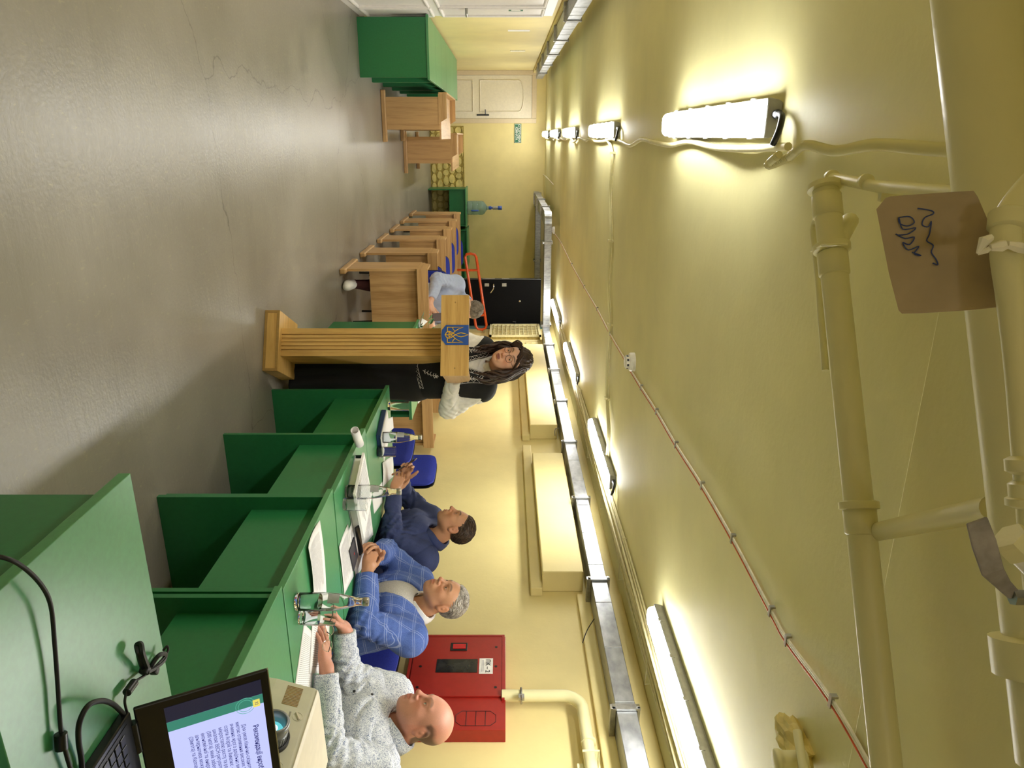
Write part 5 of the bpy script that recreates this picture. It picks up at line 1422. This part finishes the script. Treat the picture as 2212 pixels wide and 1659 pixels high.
    # ---- trousers and shoes
    if S.get('legs', True):
        g = Sdf(np.minimum(Pv, Pv + fwd * .6) - .32, np.maximum(Pv, Pv + fwd * .6) + .32, .011); g.lo[2] = 0.0; g.n[2] = int((Pv[2] + .2) / .011); g.d = np.full(tuple(g.n), .2, f4)
        for sx in (-1, 1):
            hp = Pv + lat * sx * .085; kn_ = np.array(S.get('knee%+d' % sx, hp + fwd * .40 + lat * sx * .04)); kn_[2] = S.get('kz', .50); ak = np.array(S.get('ank%+d' % sx, kn_ + fwd * .02)); ak[2] = .11
            g.cone(hp, kn_, .088, .068, .04); g.cone(kn_, ak, .066, .052, .03)
            ft = MB()
            bm = bmesh.new(); bmesh.ops.create_uvsphere(bm, u_segments=16, v_segments=10, radius=1)
            fd = Vector(fwd); fl = Vector(lat)
            for v_ in bm.verts:
                c_ = v_.co; zz = max(c_.z, -.55); v_.co = Vector((ak[0], ak[1], 0)) + fd * (.065 + c_.y * .14) + fl * c_.x * (.05 if c_.y > 0 else .042) + Vector((0, 0, .045 + zz * .075 * (1.0 if c_.y < .2 else .75)))
            sm_ = bpy.data.meshes.new('shoe'); bm.to_mesh(sm_); bm.free(); sm_.polygons.foreach_set('use_smooth', [True] * len(sm_.polygons)); link('shoe', sm_, MAT[S.get('shoe', 'black_plastic')], t)
        g.ell(Pv, [.17 * br, .13 * br, .12], np.stack([lat, fwd, np.array((0, 0, 1.0))], 1), .06)
        me, _ = g.mesh('trousers'); link('trousers', me, MAT[S.get('trousers', 'cloth_dark')], t)
    return t

def hair_cap(S, mat, line, r=(.083, .106, .093), c=(0, -.016, .036), rough=.0028, name='hair', k=.006, extra=None):
    """short hair: a shell over the skull kept above the hairline z = line(x, y)"""
    S['line'] = line
    C, R, hs = S['C'], S['R'], S['hs_']
    g = Sdf(C - .16 * hs, C + .16 * hs, .0028)
    g.ell(C + R @ (np.array(c) * hs), [q * hs for q in r], R, .01)
    if extra: extra(g, S['W'], R, hs)
    ax = [g.lo[i] + g.h * np.arange(g.n[i], dtype=f4) for i in range(3)]
    X, Y, Z = np.meshgrid(*ax, indexing='ij'); dx, dy, dz = X - C[0], Y - C[1], Z - C[2]
    q = [(dx * R[0, i] + dy * R[1, i] + dz * R[2, i]) / hs for i in range(3)]
    nz = np.sin(q[0] * 210 + 3 * np.sin(q[1] * 60)) * np.sin(q[1] * 120 + 2 * np.sin(q[0] * 70 + q[2] * 50)) + .6 * np.sin(q[2] * 260 + q[1] * 190)
    g.d += (rough * nz).astype(f4)
    ln_ = (line(q[0], q[1], q[2]) - q[2] + .0022 * np.sin(q[0] * 400 + q[1] * 330)).astype(f4) * f4(.7 * hs)
    kk = f4(k); h = np.maximum(kk - np.abs(g.d - ln_), 0) / kk; g.d = np.maximum(g.d, ln_) + h * h * kk * f4(.25)
    me, _ = g.mesh(name); return link(name, me, MAT[mat], S['t'])

def strands(S, mat, n, r, seed, c=(0, -.011, .036)):
    """short tapering tufts lying over the hair, combed back and sideways"""
    rg = random.Random(seed); W = S['W']; mb = MB(); o = S['t'].children[-1]
    line = S['line']
    for _ in range(n):
        th = rg.uniform(0, 2 * PI); ph = math.acos(rg.uniform(-.62, 1))
        d = Vector((math.sin(ph) * math.cos(th), math.sin(ph) * math.sin(th), math.cos(ph)))
        p = Vector((c[0] + d.x * r[0], c[1] + d.y * r[1], c[2] + d.z * r[2]))
        if p.z < float(line(np.array(p.x), np.array(p.y), np.array(p.z))) + .004: continue
        flow = Vector((d.x * .35 + rg.uniform(-.16, .16), -1 + rg.uniform(-.1, .1), (-.8 if p.y < 0 else .15) + rg.uniform(-.15, .15))); flow = (flow - d * flow.dot(d)).normalized()
        L = rg.uniform(.026, .046); lift = rg.uniform(.0005, .0055); pts = []
        for j in range(4):
            q = p + flow * L * j / 3; e = Vector(((q.x - c[0]) / r[0], (q.y - c[1]) / r[1], (q.z - c[2]) / r[2])); k = 1 / max(e.length, 1e-4)
            q = Vector((c[0] + (q.x - c[0]) * k, c[1] + (q.y - c[1]) * k, c[2] + (q.z - c[2]) * k)) + d * (lift * math.sin(PI * (j + .3) / 3.6) - .001)
            pts.append(Vector(W(q)))
        mb.tube(pts, [.0012, .0017, .0014, .0004], 4, caps=False)
    mb.build('hair_tufts', MAT[mat], o)

def pw(v, pts):
    return np.interp(v, [p[0] for p in pts], [p[1] for p in pts])

# cloth materials
plain('cloth_dark', '#22242c', .85, var=.1, scale=200); plain('cloth_black', '#0b0b0d', .8, var=.15, scale=150)
plain('navy_shirt', '#2f3a66', .8, var=.09, scale=260, bmp=.15); plain('pale_blue_shirt', '#a9b4cf', .8, var=.05, scale=200); plain('grey_tee', '#b9b6b0', .85, var=.08, scale=220)
plain('white_blouse', '#ece9e0', .6, var=.03, scale=60); plain('maroon', '#4a2025', .8); plain('shirt_white', '#e9e7e3', .7, var=.02)
mt, nt, b = nodes('floral_shirt')      # white cotton with a fine blue-grey scrollwork print
v = coords(nt); base_n = None
n1 = N(nt, 'ShaderNodeTexNoise', i_Scale=74.0, i_Detail=1.0, i_Distortion=1.8); nt.links.new(v, n1.inputs['Vector'])
n2 = N(nt, 'ShaderNodeTexNoise', i_Scale=110.0, i_Detail=1.0, i_Distortion=2.4); nt.links.new(v, n2.inputs['Vector'])
l1 = math_(nt, 'LESS_THAN', math_(nt, 'ABSOLUTE', math_(nt, 'SUBTRACT', n1.outputs[0], .5)), .034)
l2 = math_(nt, 'LESS_THAN', math_(nt, 'ABSOLUTE', math_(nt, 'SUBTRACT', n2.outputs[0], .48)), .028)
lm = math_(nt, 'MAXIMUM', l1, l2)
nt.links.new(mixc(nt, math_(nt, 'MULTIPLY', lm, .82), hexc('#e3e6ea'), hexc('#54678f')), b.inputs['Base Color']); b.inputs['Roughness'].default_value = .75
mt, nt, b = nodes('checked_jacket')    # blue wool with a pale window-pane check
v = coords(nt); sep = nt.nodes.new('ShaderNodeSeparateXYZ'); nt.links.new(v, sep.inputs[0]); tot = None
wn = N(nt, 'ShaderNodeTexNoise', i_Scale=9.0, i_Detail=1.0); nt.links.new(v, wn.inputs['Vector']); wob = math_(nt, 'MULTIPLY', wn.outputs[0], .02)
for i, per in ((1, .058), (2, .064)):
    p_ = math_(nt, 'ADD', sep.outputs[i], wob); fr_ = math_(nt, 'FRACT', math_(nt, 'DIVIDE', p_, per))
    a_ = math_(nt, 'LESS_THAN', math_(nt, 'ABSOLUTE', math_(nt, 'SUBTRACT', fr_, .30)), .016); b_ = math_(nt, 'LESS_THAN', math_(nt, 'ABSOLUTE', math_(nt, 'SUBTRACT', fr_, .44)), .016)
    q_ = math_(nt, 'MAXIMUM', a_, b_); tot = q_ if tot is None else math_(nt, 'MAXIMUM', tot, q_)
nn_ = N(nt, 'ShaderNodeTexNoise', i_Scale=330.0, i_Detail=2.0); nt.links.new(v, nn_.inputs['Vector'])
rb_ = ramp(nt, [(.3, hexc('#3a5194')), (.7, hexc('#5470b8'))]); nt.links.new(nn_.outputs[0], rb_.inputs[0])
nt.links.new(mixc(nt, math_(nt, 'MULTIPLY', tot, .55), rb_.outputs[0], hexc('#aebbe0')), b.inputs['Base Color']); b.inputs['Roughness'].default_value = .85
bump(nt, b, nn_.outputs[0], .2, .001)

# ---- bald man in the floral shirt
M1 = dict(head=(2.33, 2.43, 1.152), face=(-.968, .2375, 0), pitch=2, hs=1.02, neck=(2.385, 2.415, 1.015), SR=(2.36, 2.61, .985), SL=(2.37, 2.21, .985), ER=(2.21, 2.56, .80), EL=(2.20, 2.13, .82),
    WR=(2.02, 2.625, .790), WL=(1.955, 2.295, .795), pelvis=(2.47, 2.40, .55), bulk=1.15, belly=1.1, bellyf=.05, neckr=1.12, skin=SKIN['red'], beard=.22, brow=lin((.34, .27, .2)), browa=.55, gaze=(.25, 1, .02), iris=(.18, .2, .12),
    hd=dict(wide=1.04, jaw=1.12, fat=.006, nose=1.05),
    hR=dict(f=(-.85, .02, -.50), n=(-.35, .65, .65), curl=(.45, .55, .6, .65), thumb=(.55, .8, -.3)), hL=dict(f=(-.72, .66, -.16), n=(-.15, -.1, 1), curl=(.14, .16, .2, .22), spread=.06, thumb=(.7, .7, -.1)),
    stubc=lin((.27, .21, .17)))
def stub1(x, y, z):
    top = .062 + .012 * np.sin(y * 40) - .5 * np.clip(y + .02, 0, .1)
    frontl = pw(z, [(-.06, .0), (-.02, .012), (0, .022), (.03, .03), (.06, .004), (.075, -.03)])
    low = pw(y, [(-.11, -.075), (-.05, -.06), (-.03, -.02), (0, .008), (.03, .0)])
    return np.clip((frontl - y) / .012, 0, 1) * np.clip((z - low) / .012, 0, 1) * np.clip((top - z) / .02 + .2, 0, 1) * .95
M1['stubble'] = stub1
person('bald man in a pale floral shirt holding eyeglasses, nearest at the desks', M1)
o = M1['garment']('shirt', .010, 'floral_shirt', .93, .95, .50, wrinkle(.0048, 42, 1.0), neck_cut=.072)
collar_mesh(M1['Nb'] + M1['up'] * .016, M1['up'], (-.95, .25, 0), .075, .042, .03, 'collar', MAT['floral_shirt'], o, front=.06, gap=.42)
def surf_pts(o, starts, d):
    """drop points onto the surface of mesh object o along d"""
    bv = BVHTree.FromPolygons([v_.co for v_ in o.data.vertices], [tuple(p.vertices) for p in o.data.polygons]); out = []
    for s_ in starts:
        h_ = bv.ray_cast(Vector(s_), Vector(d).normalized()); out.append((h_[0], h_[1]) if h_[0] else (None, None))
    return out
F1 = Vector((-.95, .3, 0)).normalized()
st = [Vector((2.33, 2.41, .93 - .075 * k)) + F1 * .5 for k in range(4)]
for h_, n_ in surf_pts(o, st, -F1):
    if h_: MB().lathe([(0, .0), (.006, .0), (.006, .0025), (0, .003)], 10, frame(h_, Vector(n_).orthogonal(), Vector(n_).cross(Vector(n_).orthogonal()))).build('button', MAT['ink'], o)
# the eyeglasses he is holding
t = thing('eyeglasses', 'thin wire eyeglasses with dark temples in the bald man\'s hands', 'eyeglasses')
gc = P(709, 1378, z=HT + .055); gx = Vector((-.35, .90, -.1)).normalized(); gy = Vector((.25, .1, .95)); GM = frame(gc, gx, gy)
for sx in (-1, 1):
    MB().tube([GM @ Vector((sx * .033 + .024 * math.cos(a), .019 * math.sin(a), 0)) for a in [2 * PI * k / 26 for k in range(26)]], .0010, 5, closed=True).build('rim', MAT['chrome'], t)
    MB().lathe([(0, 0), (.0232, 0), (.0232, .0008), (0, .0008)], 24, GM @ Matrix.Translation((sx * .033, 0, 0)) @ Matrix.Diagonal((1, .8, 1, 1))).build('lens', MAT['glass'], t)
    MB().tube([GM @ Vector((sx * .058, .006, 0)), GM @ Vector((sx * .066, .006, -.06)), GM @ Vector((sx * .062, .0, -.125)), GM @ Vector((sx * .06, -.018, -.14))], .0016, 6).build('temple', MAT['ink'], t)
MB().tube([GM @ Vector((-.01, .006, 0)), GM @ Vector((0, .010, .002)), GM @ Vector((.01, .006, 0))], .001, 5).build('bridge', MAT['chrome'], t)

# ---- man in the checked jacket
M2_ = dict(head=(2.285, 3.215, 1.175), face=(-1, .0, 0), pitch=5, hs=.98, neck=(2.355, 3.225, 1.04), SR=(2.345, 3.44, 1.0), SL=(2.38, 3.02, 1.005), ER=(2.19, 3.50, .82), EL=(2.22, 2.93, .805),
    WR=(2.05, 3.265, .825), WL=(2.035, 3.10, .805), pelvis=(2.46, 3.23, .55), bulk=1.08, skin=SKIN['tan'], beard=.2, brow=lin((.3, .24, .19)), gaze=(.15, 1, .12), hd=dict(wide=1.0, jaw=1.0, nose=1.12),
    hL=dict(f=(-.45, .86, .08), n=(-.62, -.28, .72), curl=(.55, .6, .68, .75), thumb=(.5, .75, -.1), pip=1.0), hR=dict(f=(-.70, -.40, -.10), n=(-.35, .75, .55), curl=(.5, .55, .6, .7), thumb=(.6, .7, .1)))
person('grey-haired man in a blue checked jacket with clasped hands', M2_)
hair_cap(M2_, 'hair_grey', lambda x, y, z: pw(y, [(-.12, -.075), (-.06, -.07), (-.035, -.04), (-.012, .012), (.012, .005), (.026, .03), (.045, .060), (.075, .072), (.11, .08)]), r=(.080, .097, .090), c=(0, -.011, .036), rough=.0012); strands(M2_, 'hair_grey', 1700, (.081, .098, .091), 11)
M2_['garment']('tee_shirt', .004, 'grey_tee', .5, .5, .50, wrinkle(.002, 40, 3.0), neck_cut=.066)
def open2(g):
    N0, fw, la = M2_['Nb'], M2_['fwd_'], M2_['lat_']
    ax = [g.lo[i] + g.h * np.arange(g.n[i], dtype=f4) for i in range(3)]; X, Y, Z = np.meshgrid(*ax, indexing='ij')
    dx, dy, dz = X - N0[0], Y - N0[1], Z - N0[2]
    u_ = dx * la[0] + dy * la[1]; fwd_c = dx * fw[0] + dy * fw[1]
    op = np.maximum(np.abs(u_) - (.075 - .05 * np.clip(-dz / .35, 0, 1)), -(fwd_c - .0))
    g.d = np.maximum(g.d, -op.astype(f4))
jk = M2_['garment']('jacket', .018, 'checked_jacket', .92, .92, .50, wrinkle(.0045, 34, 2.0), neck_cut=.080, open_fn=open2)
# shirt collar and jacket lapels
collar_mesh(M2_['Nb'] + M2_['up'] * .012, M2_['up'], (-1, 0, 0), .067, .032, .012, 'inner_collar', MAT['shirt_white'], jk, front=.05, gap=.5)
Nv = Vector(M2_['Nb']); fv = Vector(M2_['fwd_']); lv_ = Vector(M2_['lat_'])
for sx in (-1, 1):
    outer = [Nv - fv * .05 + lv_ * sx * .06 + Vector((0, 0, .022)), Nv + lv_ * sx * .088 + Vector((0, 0, .012)), Nv + fv * .07 + lv_ * sx * .105 + Vector((0, 0, -.055)), Nv + fv * .105 + lv_ * sx * .118 + Vector((0, 0, -.125)), Nv + fv * .135 + lv_ * sx * .088 + Vector((0, 0, -.16)), Nv + fv * .15 + lv_ * sx * .04 + Vector((0, 0, -.34))]
    inner = [Nv - fv * .06 + lv_ * sx * .045 + Vector((0, 0, .042)), Nv + lv_ * sx * .072 + Vector((0, 0, .030)), Nv + fv * .06 + lv_ * sx * .070 + Vector((0, 0, -.035)), Nv + fv * .105 + lv_ * sx * .062 + Vector((0, 0, -.11)), Nv + fv * .128 + lv_ * sx * .052 + Vector((0, 0, -.19)), Nv + fv * .15 + lv_ * sx * .028 + Vector((0, 0, -.34))]
    a_, b_ = bez(outer, 5), bez(inner, 5); n_ = len(a_); mb = MB()
    mb.add(a_ + [p.lerp(q, .5) + fv * .006 for p, q in zip(a_, b_)] + b_, [(r_ * n_ + i, r_ * n_ + i + 1, (r_ + 1) * n_ + i + 1, (r_ + 1) * n_ + i) for r_ in (0, 1) for i in range(n_ - 1)], True)
    o = mb.build('lapel', MAT['checked_jacket'], jk); sd = o.modifiers.new('solid', 'SOLIDIFY'); sd.thickness = .006; sd.offset = 0

# ---- man in the navy shirt
M3 = dict(head=(2.255, 3.90, 1.185), face=(-.94, .34, 0), pitch=3, hs=.96, neck=(2.335, 3.895, 1.05), SR=(2.31, 4.09, 1.01), SL=(2.365, 3.71, 1.01), ER=(2.20, 4.21, .83), EL=(2.215, 3.745, .815),
    WR=(2.055, 4.145, .825), WL=(2.06, 3.995, .805), pelvis=(2.45, 3.91, .55), bulk=1.04, skin=SKIN['tan'], beard=.3, brow=lin((.2, .15, .11)), gaze=(.1, 1, .08), hd=dict(wide=.98, jaw=.98, nose=1.1),
    hL=dict(f=(-.62, .72, .32), n=(-.55, -.55, .62), curl=(.5, .55, .6, .65), thumb=(.45, .8, .1), s=.97), hR=dict(f=(-.62, .05, .40), n=(.1, .95, .3), curl=(.55, .6, .65, .7), thumb=(.5, .8, .1), s=.97))
person('dark-haired man in a navy shirt with a phone, farthest of the three at the desks', M3)
hair_cap(M3, 'hair_brown', lambda x, y, z: pw(y, [(-.12, -.07), (-.06, -.065), (-.035, -.035), (-.012, .012), (.010, -.012), (.022, .02), (.038, .055), (.07, .075), (.11, .085)]), r=(.080, .097, .091), c=(0, -.011, .036), rough=.0010); strands(M3, 'hair_brown', 1600, (.081, .098, .092), 12)
o = M3['garment']('shirt', .010, 'navy_shirt', .9, .9, .50, wrinkle(.0055, 38, 4.0), neck_cut=.070)
collar_mesh(M3['Nb'] + M3['up'] * .014, M3['up'], (-.94, .3, 0), .072, .036, .025, 'collar', MAT['navy_shirt'], o, front=.055, gap=.45)
t = thing('smartphone', 'brown-cased smartphone held by the man in the navy shirt', 'phone')
plain('phone_brown', '#4b3430', .5)
c = P(880, 1003, X=1.955); MB().box((-.036, -.004, -.065), (.036, .004, .065), frame(c, (.2, .9, .1), (.55, .2, .35))).build('body', MAT['phone_brown'], t, bevel=.003)

# ---- man bending over his phone at the first school desk
M4 = dict(head=(1.60, 6.95, 1.14), face=(.12, -1, 0), pitch=-38, roll=0, hs=1.04, neck=(1.58, 7.10, 1.07), SR=(1.38, 7.11, 1.0), SL=(1.79, 7.09, 1.0), ER=(1.30, 6.92, .83), EL=(1.86, 6.90, .84),
    WR=(1.50, 6.72, .775), WL=(1.70, 6.72, .78), pelvis=(1.58, 7.08, .52), bulk=1.05, res=.005, skin=SKIN['light'], hd=dict(), bfwd=(0, -1, 0), trousers='maroon', shoe='shirt_white', kz=.48,
    hR=dict(f=(.65, -.5, .35), n=(-.3, -.5, .8), curl=(.5, .5, .6, .6)), hL=dict(f=(-.65, -.5, .3), n=(.3, -.5, .8), curl=(.5, .5, .6, .6)))
M4['knee-1'] = (1.66, 6.70, .5); M4['knee+1'] = (1.36, 6.70, .5); M4['ank+1'] = (1.29, 6.66, .1); M4['ank-1'] = (1.75, 6.8, .1)
person('man in a pale blue shirt bent over a phone at the front beech desk', M4)
hair_cap(M4, 'hair_ash', lambda x, y, z: pw(y, [(-.12, -.08), (-.06, -.075), (-.035, -.035), (-.012, .012), (.015, .01), (.03, .035), (.05, .055), (.075, .065), (.11, .075)]), r=(.083, .100, .093), c=(0, -.011, .036), rough=.0015); strands(M4, 'hair_ash', 500, (.084, .101, .094), 13)
o = M4['garment']('shirt', .012, 'pale_blue_shirt', .8, .8, .48, wrinkle(.0055, 34, 5.0), neck_cut=.072, res=.007)
collar_mesh(M4['Nb'], M4['up'], (0, -1, 0), .071, .03, .014, 'collar', MAT['pale_blue_shirt'], o)
t = thing('smartphone', 'brown phone held by the man at the front beech desk', 'phone')
MB().box((-.038, -.005, -.07), (.038, .005, .07), Matrix.Translation((1.60, 6.62, .87)) @ Matrix.Rotation(-.35, 4, 'X')).build('body', MAT['phone_brown'], t, bevel=.003)
MB().box((-.012, -.0062, .02), (.012, -.0051, .055), Matrix.Translation((1.60, 6.62, .87)) @ Matrix.Rotation(-.35, 4, 'X')).build('camera_plate', MAT['cable_paint'], t)

# ---- woman speaking at the lectern
MW = dict(head=(1.352, 4.425, 1.533), face=(-.627, -.777, 0), pitch=-12, roll=-6, hs=.985, neck=(1.425, 4.535, 1.395), SR=(1.325, 4.60, 1.335), SL=(1.585, 4.50, 1.335), ER=(1.20, 4.52, 1.10), EL=(1.725, 4.52, 1.11),
    WR=(1.13, 4.36, 1.17), WL=(1.44, 4.375, 1.165), pelvis=(1.50, 4.66, .98), bulk=.86, neckr=.82, skin=SKIN['light'], beard=0, lip=lin((.48, .18, .20)), brow=lin((.2, .14, .11)), gaze=(0, 1, -.45), hd=dict(fem=True, wide=.95, jaw=.86, nose=.9), legs=False,
    hR=dict(f=(.2, -.8, .2), n=(0, .2, 1), curl=(.4, .4, .5, .5), s=.88), hL=dict(f=(-.5, -.6, .2), n=(.1, .2, 1), curl=(.4, .4, .5, .5), s=.88))
tw = person('woman with glasses in a black embroidered vest speaking at the lectern', MW)
lipc = None
vest_fn = None
blouse = MW['garment']('blouse', .012, 'white_blouse', .9, .9, .93, wrinkle(.006, 48, 6.0), neck_cut=.052, sleeve=1.22)
def vest_open(g):
    N0, fw, la = MW['Nb'], MW['fwd_'], MW['lat_']
    ax = [g.lo[i] + g.h * np.arange(g.n[i], dtype=f4) for i in range(3)]; X, Y, Z = np.meshgrid(*ax, indexing='ij')
    dx, dy, dz = X - N0[0], Y - N0[1], Z - N0[2]; u_ = dx * la[0] + dy * la[1]; fc = dx * fw[0] + dy * fw[1]
    op = np.maximum(np.abs(u_) - (.062 - .062 * np.clip(-dz / .21, 0, 1)), -(fc + .01)); g.d = np.maximum(g.d, -op.astype(f4))
vest = MW['garment']('vest', .028, 'cloth_black', None, None, .80, wrinkle(.001, 30, 2.0), neck_cut=.068, open_fn=vest_open, torso_only=True)
collar_mesh(MW['Nb'] + MW['up'] * .012, MW['up'], MW['face'], .050, .032, .0, 'stand_collar', MAT['white_blouse'], blouse, front=.0, gap=.12)
# long black skirt
g = Sdf((1.22, 4.38, .03), (1.80, 4.98, 1.06), .008)
cw = np.array((1.515, 4.68, 0)); la = np.array((.93, -.37, 0))
for z0, z1, r0, r1, sp0, sp1 in ((1.0, .88, .11, .125, .05, .065), (.88, .40, .125, .13, .065, .075), (.40, .06, .13, .145, .075, .085)):
    for sx in (-1, 1): g.cone(cw + la * sx * sp0 + np.array((0, 0, z0)), cw + la * sx * sp1 + np.array((0, 0, z1)), r0, r1, .05)
g.noise(lambda x, y, z: .007 * (1.1 - z) * np.sin(np.arctan2(y - 4.68, x - 1.515) * 11 + 2 * np.sin(z * 5)))
g.cut((1.515, 4.68, .055), (0, 0, -1), .5); me, _ = g.mesh('skirt'); link('skirt', me, MAT['cloth_black'], tw)
# hair: cap plus long wavy locks
hc = hair_cap(MW, 'hair_dark', lambda x, y, z: pw(y, [(-.12, -.12), (-.045, -.11), (-.025, -.03), (.0, .012), (.03, .03), (.05, .052), (.08, .066), (.12, .08)]), r=(.086, .108, .098), rough=.0035)
rl = random.Random(21); Wm = MW['W']; mb = MB()
for k in range(74):
    sd_ = 1 if k % 2 else -1; y0 = rl.uniform(-.095, .038); x0 = sd_ * math.sqrt(max(0, 1 - ((y0 + .016) / .108) ** 2)) * .084
    zt = rl.uniform(.02, .07); out_ = rl.uniform(.0, .035); ph = rl.uniform(0, 6.3); ln_ = rl.uniform(.19, .30); pts_ = []
    for j in range(13):
        q = j / 12; zz = zt - ln_ * q; am = .016 * q * (1 if q > .2 else .3)
        lx_ = x0 * (1 + .10 * math.sin(q * 3)) + sd_ * out_ * math.sin(q * PI * .8) + am * math.sin(ph + q * 9); ly_ = y0 + (.038 * q if y0 > -.04 else .0) + am * math.cos(ph * 1.3 + q * 8)
        pts_.append(Wm((lx_, ly_, zz)))
    r0 = rl.uniform(.005, .009); mb.tube([Vector(p) for p in pts_], [r0 * (.5 + .9 * math.sin(PI * (.12 + .83 * j / 12))) for j in range(13)], 6)
for k in range(22):    # fringe swept to the sides
    sd_ = 1 if k % 3 else -1; a0 = rl.uniform(-.02, .03) * 1.0; pts_ = []
    for j in range(9):
        q = j / 8; x_ = .012 + a0 + sd_ * (.012 + .075 * q ** .8); y_ = .085 - .055 * q ** 1.6 - rl.uniform(0, .002) + .008 * math.sin(q * 3); z_ = .092 - .085 * q ** 1.2 - .02 * abs(a0) * 10 * q
        pts_.append(Wm((max(-.088, min(.088, x_)), y_ + .012, z_)))
    mb.tube([Vector(p) for p in pts_], [.0045 * (.6 + .6 * math.sin(PI * (.1 + .85 * j / 8))) for j in range(9)], 6)
mb.build('hair_locks', MAT['hair_dark'], hc)
# eyeglasses
gl = thing('eyeglasses', 'dark round-rimmed eyeglasses worn by the woman at the lectern', 'eyeglasses')
plain('glasses_rim', '#2a141a', .3)
for sx in (-1, 1):
    MB().tube([Vector(Wm((sx * .033 + .0245 * math.copysign(abs(math.cos(a)) ** .85, math.cos(a)), .106 - .004 * abs(math.cos(a)) - .006 * (math.cos(a) * sx > .5), -.003 + .0215 * math.sin(a)))) for a in [2 * PI * k / 30 for k in range(30)]], .0014, 6, closed=True).build('rim', MAT['glasses_rim'], gl)
    MB().tube([Vector(Wm((sx * .057, .100, .006))), Vector(Wm((sx * .077, .06, .008))), Vector(Wm((sx * .081, -.01, .006)))], .0014, 6).build('temple', MAT['glasses_rim'], gl)
MB().tube([Vector(Wm((-.009, .108, .002))), Vector(Wm((0, .112, .005))), Vector(Wm((.009, .108, .002)))], .0013, 6).build('bridge', MAT['glasses_rim'], gl)
# white embroidery on the vest: borders and sprigs projected onto the cloth
plain('embroidery', '#d9d6d2', .7)
Nw = Vector(MW['Nb']); fw_ = Vector(MW['fwd_']); lw = Vector(MW['lat_'])
def on_vest(uv):
    st = [Nw + lw * a + Vector((0, 0, c_)) + fw_ * .5 for a, c_ in uv]
    return [h_ + n_ * .0015 for h_, n_ in surf_pts(vest, st, -fw_) if h_]
em = MB()
def stitch(uv, r=.0016):
    p_ = on_vest(uv)
    if len(p_) > 1: em.tube(p_, r, 5)
for sx in (-1, 1):
    for off in (.004, .026): stitch([(sx * ((.062 - .062 * q) + off), -.21 * q - .0) for q in [i / 14 for i in range(1, 15)]])
    z_ = []
    for i in range(15): q = (i + 1) / 16; z_.append((sx * ((.062 - .062 * q) + (.006 if i % 2 else .024)), -.21 * q))
    stitch(z_, .0013)
    for off in (.0, .02): stitch([(sx * (.128 - off - .012 * math.sin(q * PI)), .0 - .22 * q) for q in [i / 12 for i in range(13)]])
    stitch([(sx * (.118 - (.014 if i % 2 else -.006) - .012 * math.sin(i / 12 * PI)), -.22 * i / 12) for i in range(13)], .0013)
    stitch([(sx * .088, -.05 - .14 * i / 8) for i in range(9)], .0016)
    for i in range(7):
        zz = -.06 - .018 * i
        for s2 in (-1, 1): stitch([(sx * .088, zz), (sx * .088 + s2 * .013, zz + .011)], .0018)
for off in (0, .022): stitch([(-.15 + .30 * i / 16, -.47 + off - .04 * (1 - abs(i / 8 - 1))) for i in range(17)])
stitch([(-.15 + .30 * i / 24, -.47 + (.003 if i % 2 else .019) - .04 * (1 - abs(i / 12 - 1))) for i in range(25)], .0013)
for sx in (-1, 1):
    stitch([(sx * .03, -.45), (sx * .06, -.40), (sx * .075, -.34)])
    for q in range(5):
        a = 2 * PI * q / 5; stitch([(sx * .07, -.36), (sx * .07 + .016 * math.cos(a), -.36 + .016 * math.sin(a))], .0032)
    for q in range(4):
        for s2 in (-1, 1): stitch([(sx * (.04 + .008 * q), -.44 + .02 * q), (sx * (.04 + .008 * q) + s2 * .014, -.432 + .02 * q)], .002)
em.build('embroidery', MAT['embroidery'], vest)['kind'] = 'stuff'
mt, nt, b = nodes('denim'); v = coords(nt); n1 = N(nt, 'ShaderNodeTexNoise', i_Scale=26.0, i_Detail=6.0); nt.links.new(v, n1.inputs['Vector'])
r = ramp(nt, [(.35, hexc('#33405f')), (.6, hexc('#5a6a94')), (.75, hexc('#c3cbe0'))]); nt.links.new(n1.outputs[0], r.inputs[0]); nt.links.new(r.outputs[0], b.inputs['Base Color']); b.inputs['Roughness'].default_value = .9
g = Sdf((.70, .42, .44), (1.34, .80, .74), .008)
g.ell((1.0, .60, .52), (.24, .14, .07), None, .03); g.ell((.93, .66, .56), (.14, .09, .06), None, .04); g.ell((1.12, .58, .55), (.12, .10, .06), None, .04)
g.noise(wrinkle(.014, 26, 3.3), .05); me, _ = g.mesh('jacket_cloth')
t = thing('denim_jacket', 'crumpled blue denim jacket at the bottom left corner before the foreground desk', 'jacket')
link('jacket_cloth', me, MAT['denim'], t)
MB().tube(bez([(1.06, .68, .60), (1.10, .72, .63), (1.16, .71, .60), (1.18, .66, .58)], 5), .006, 8).build('strap', MAT['black_rubber'], t)
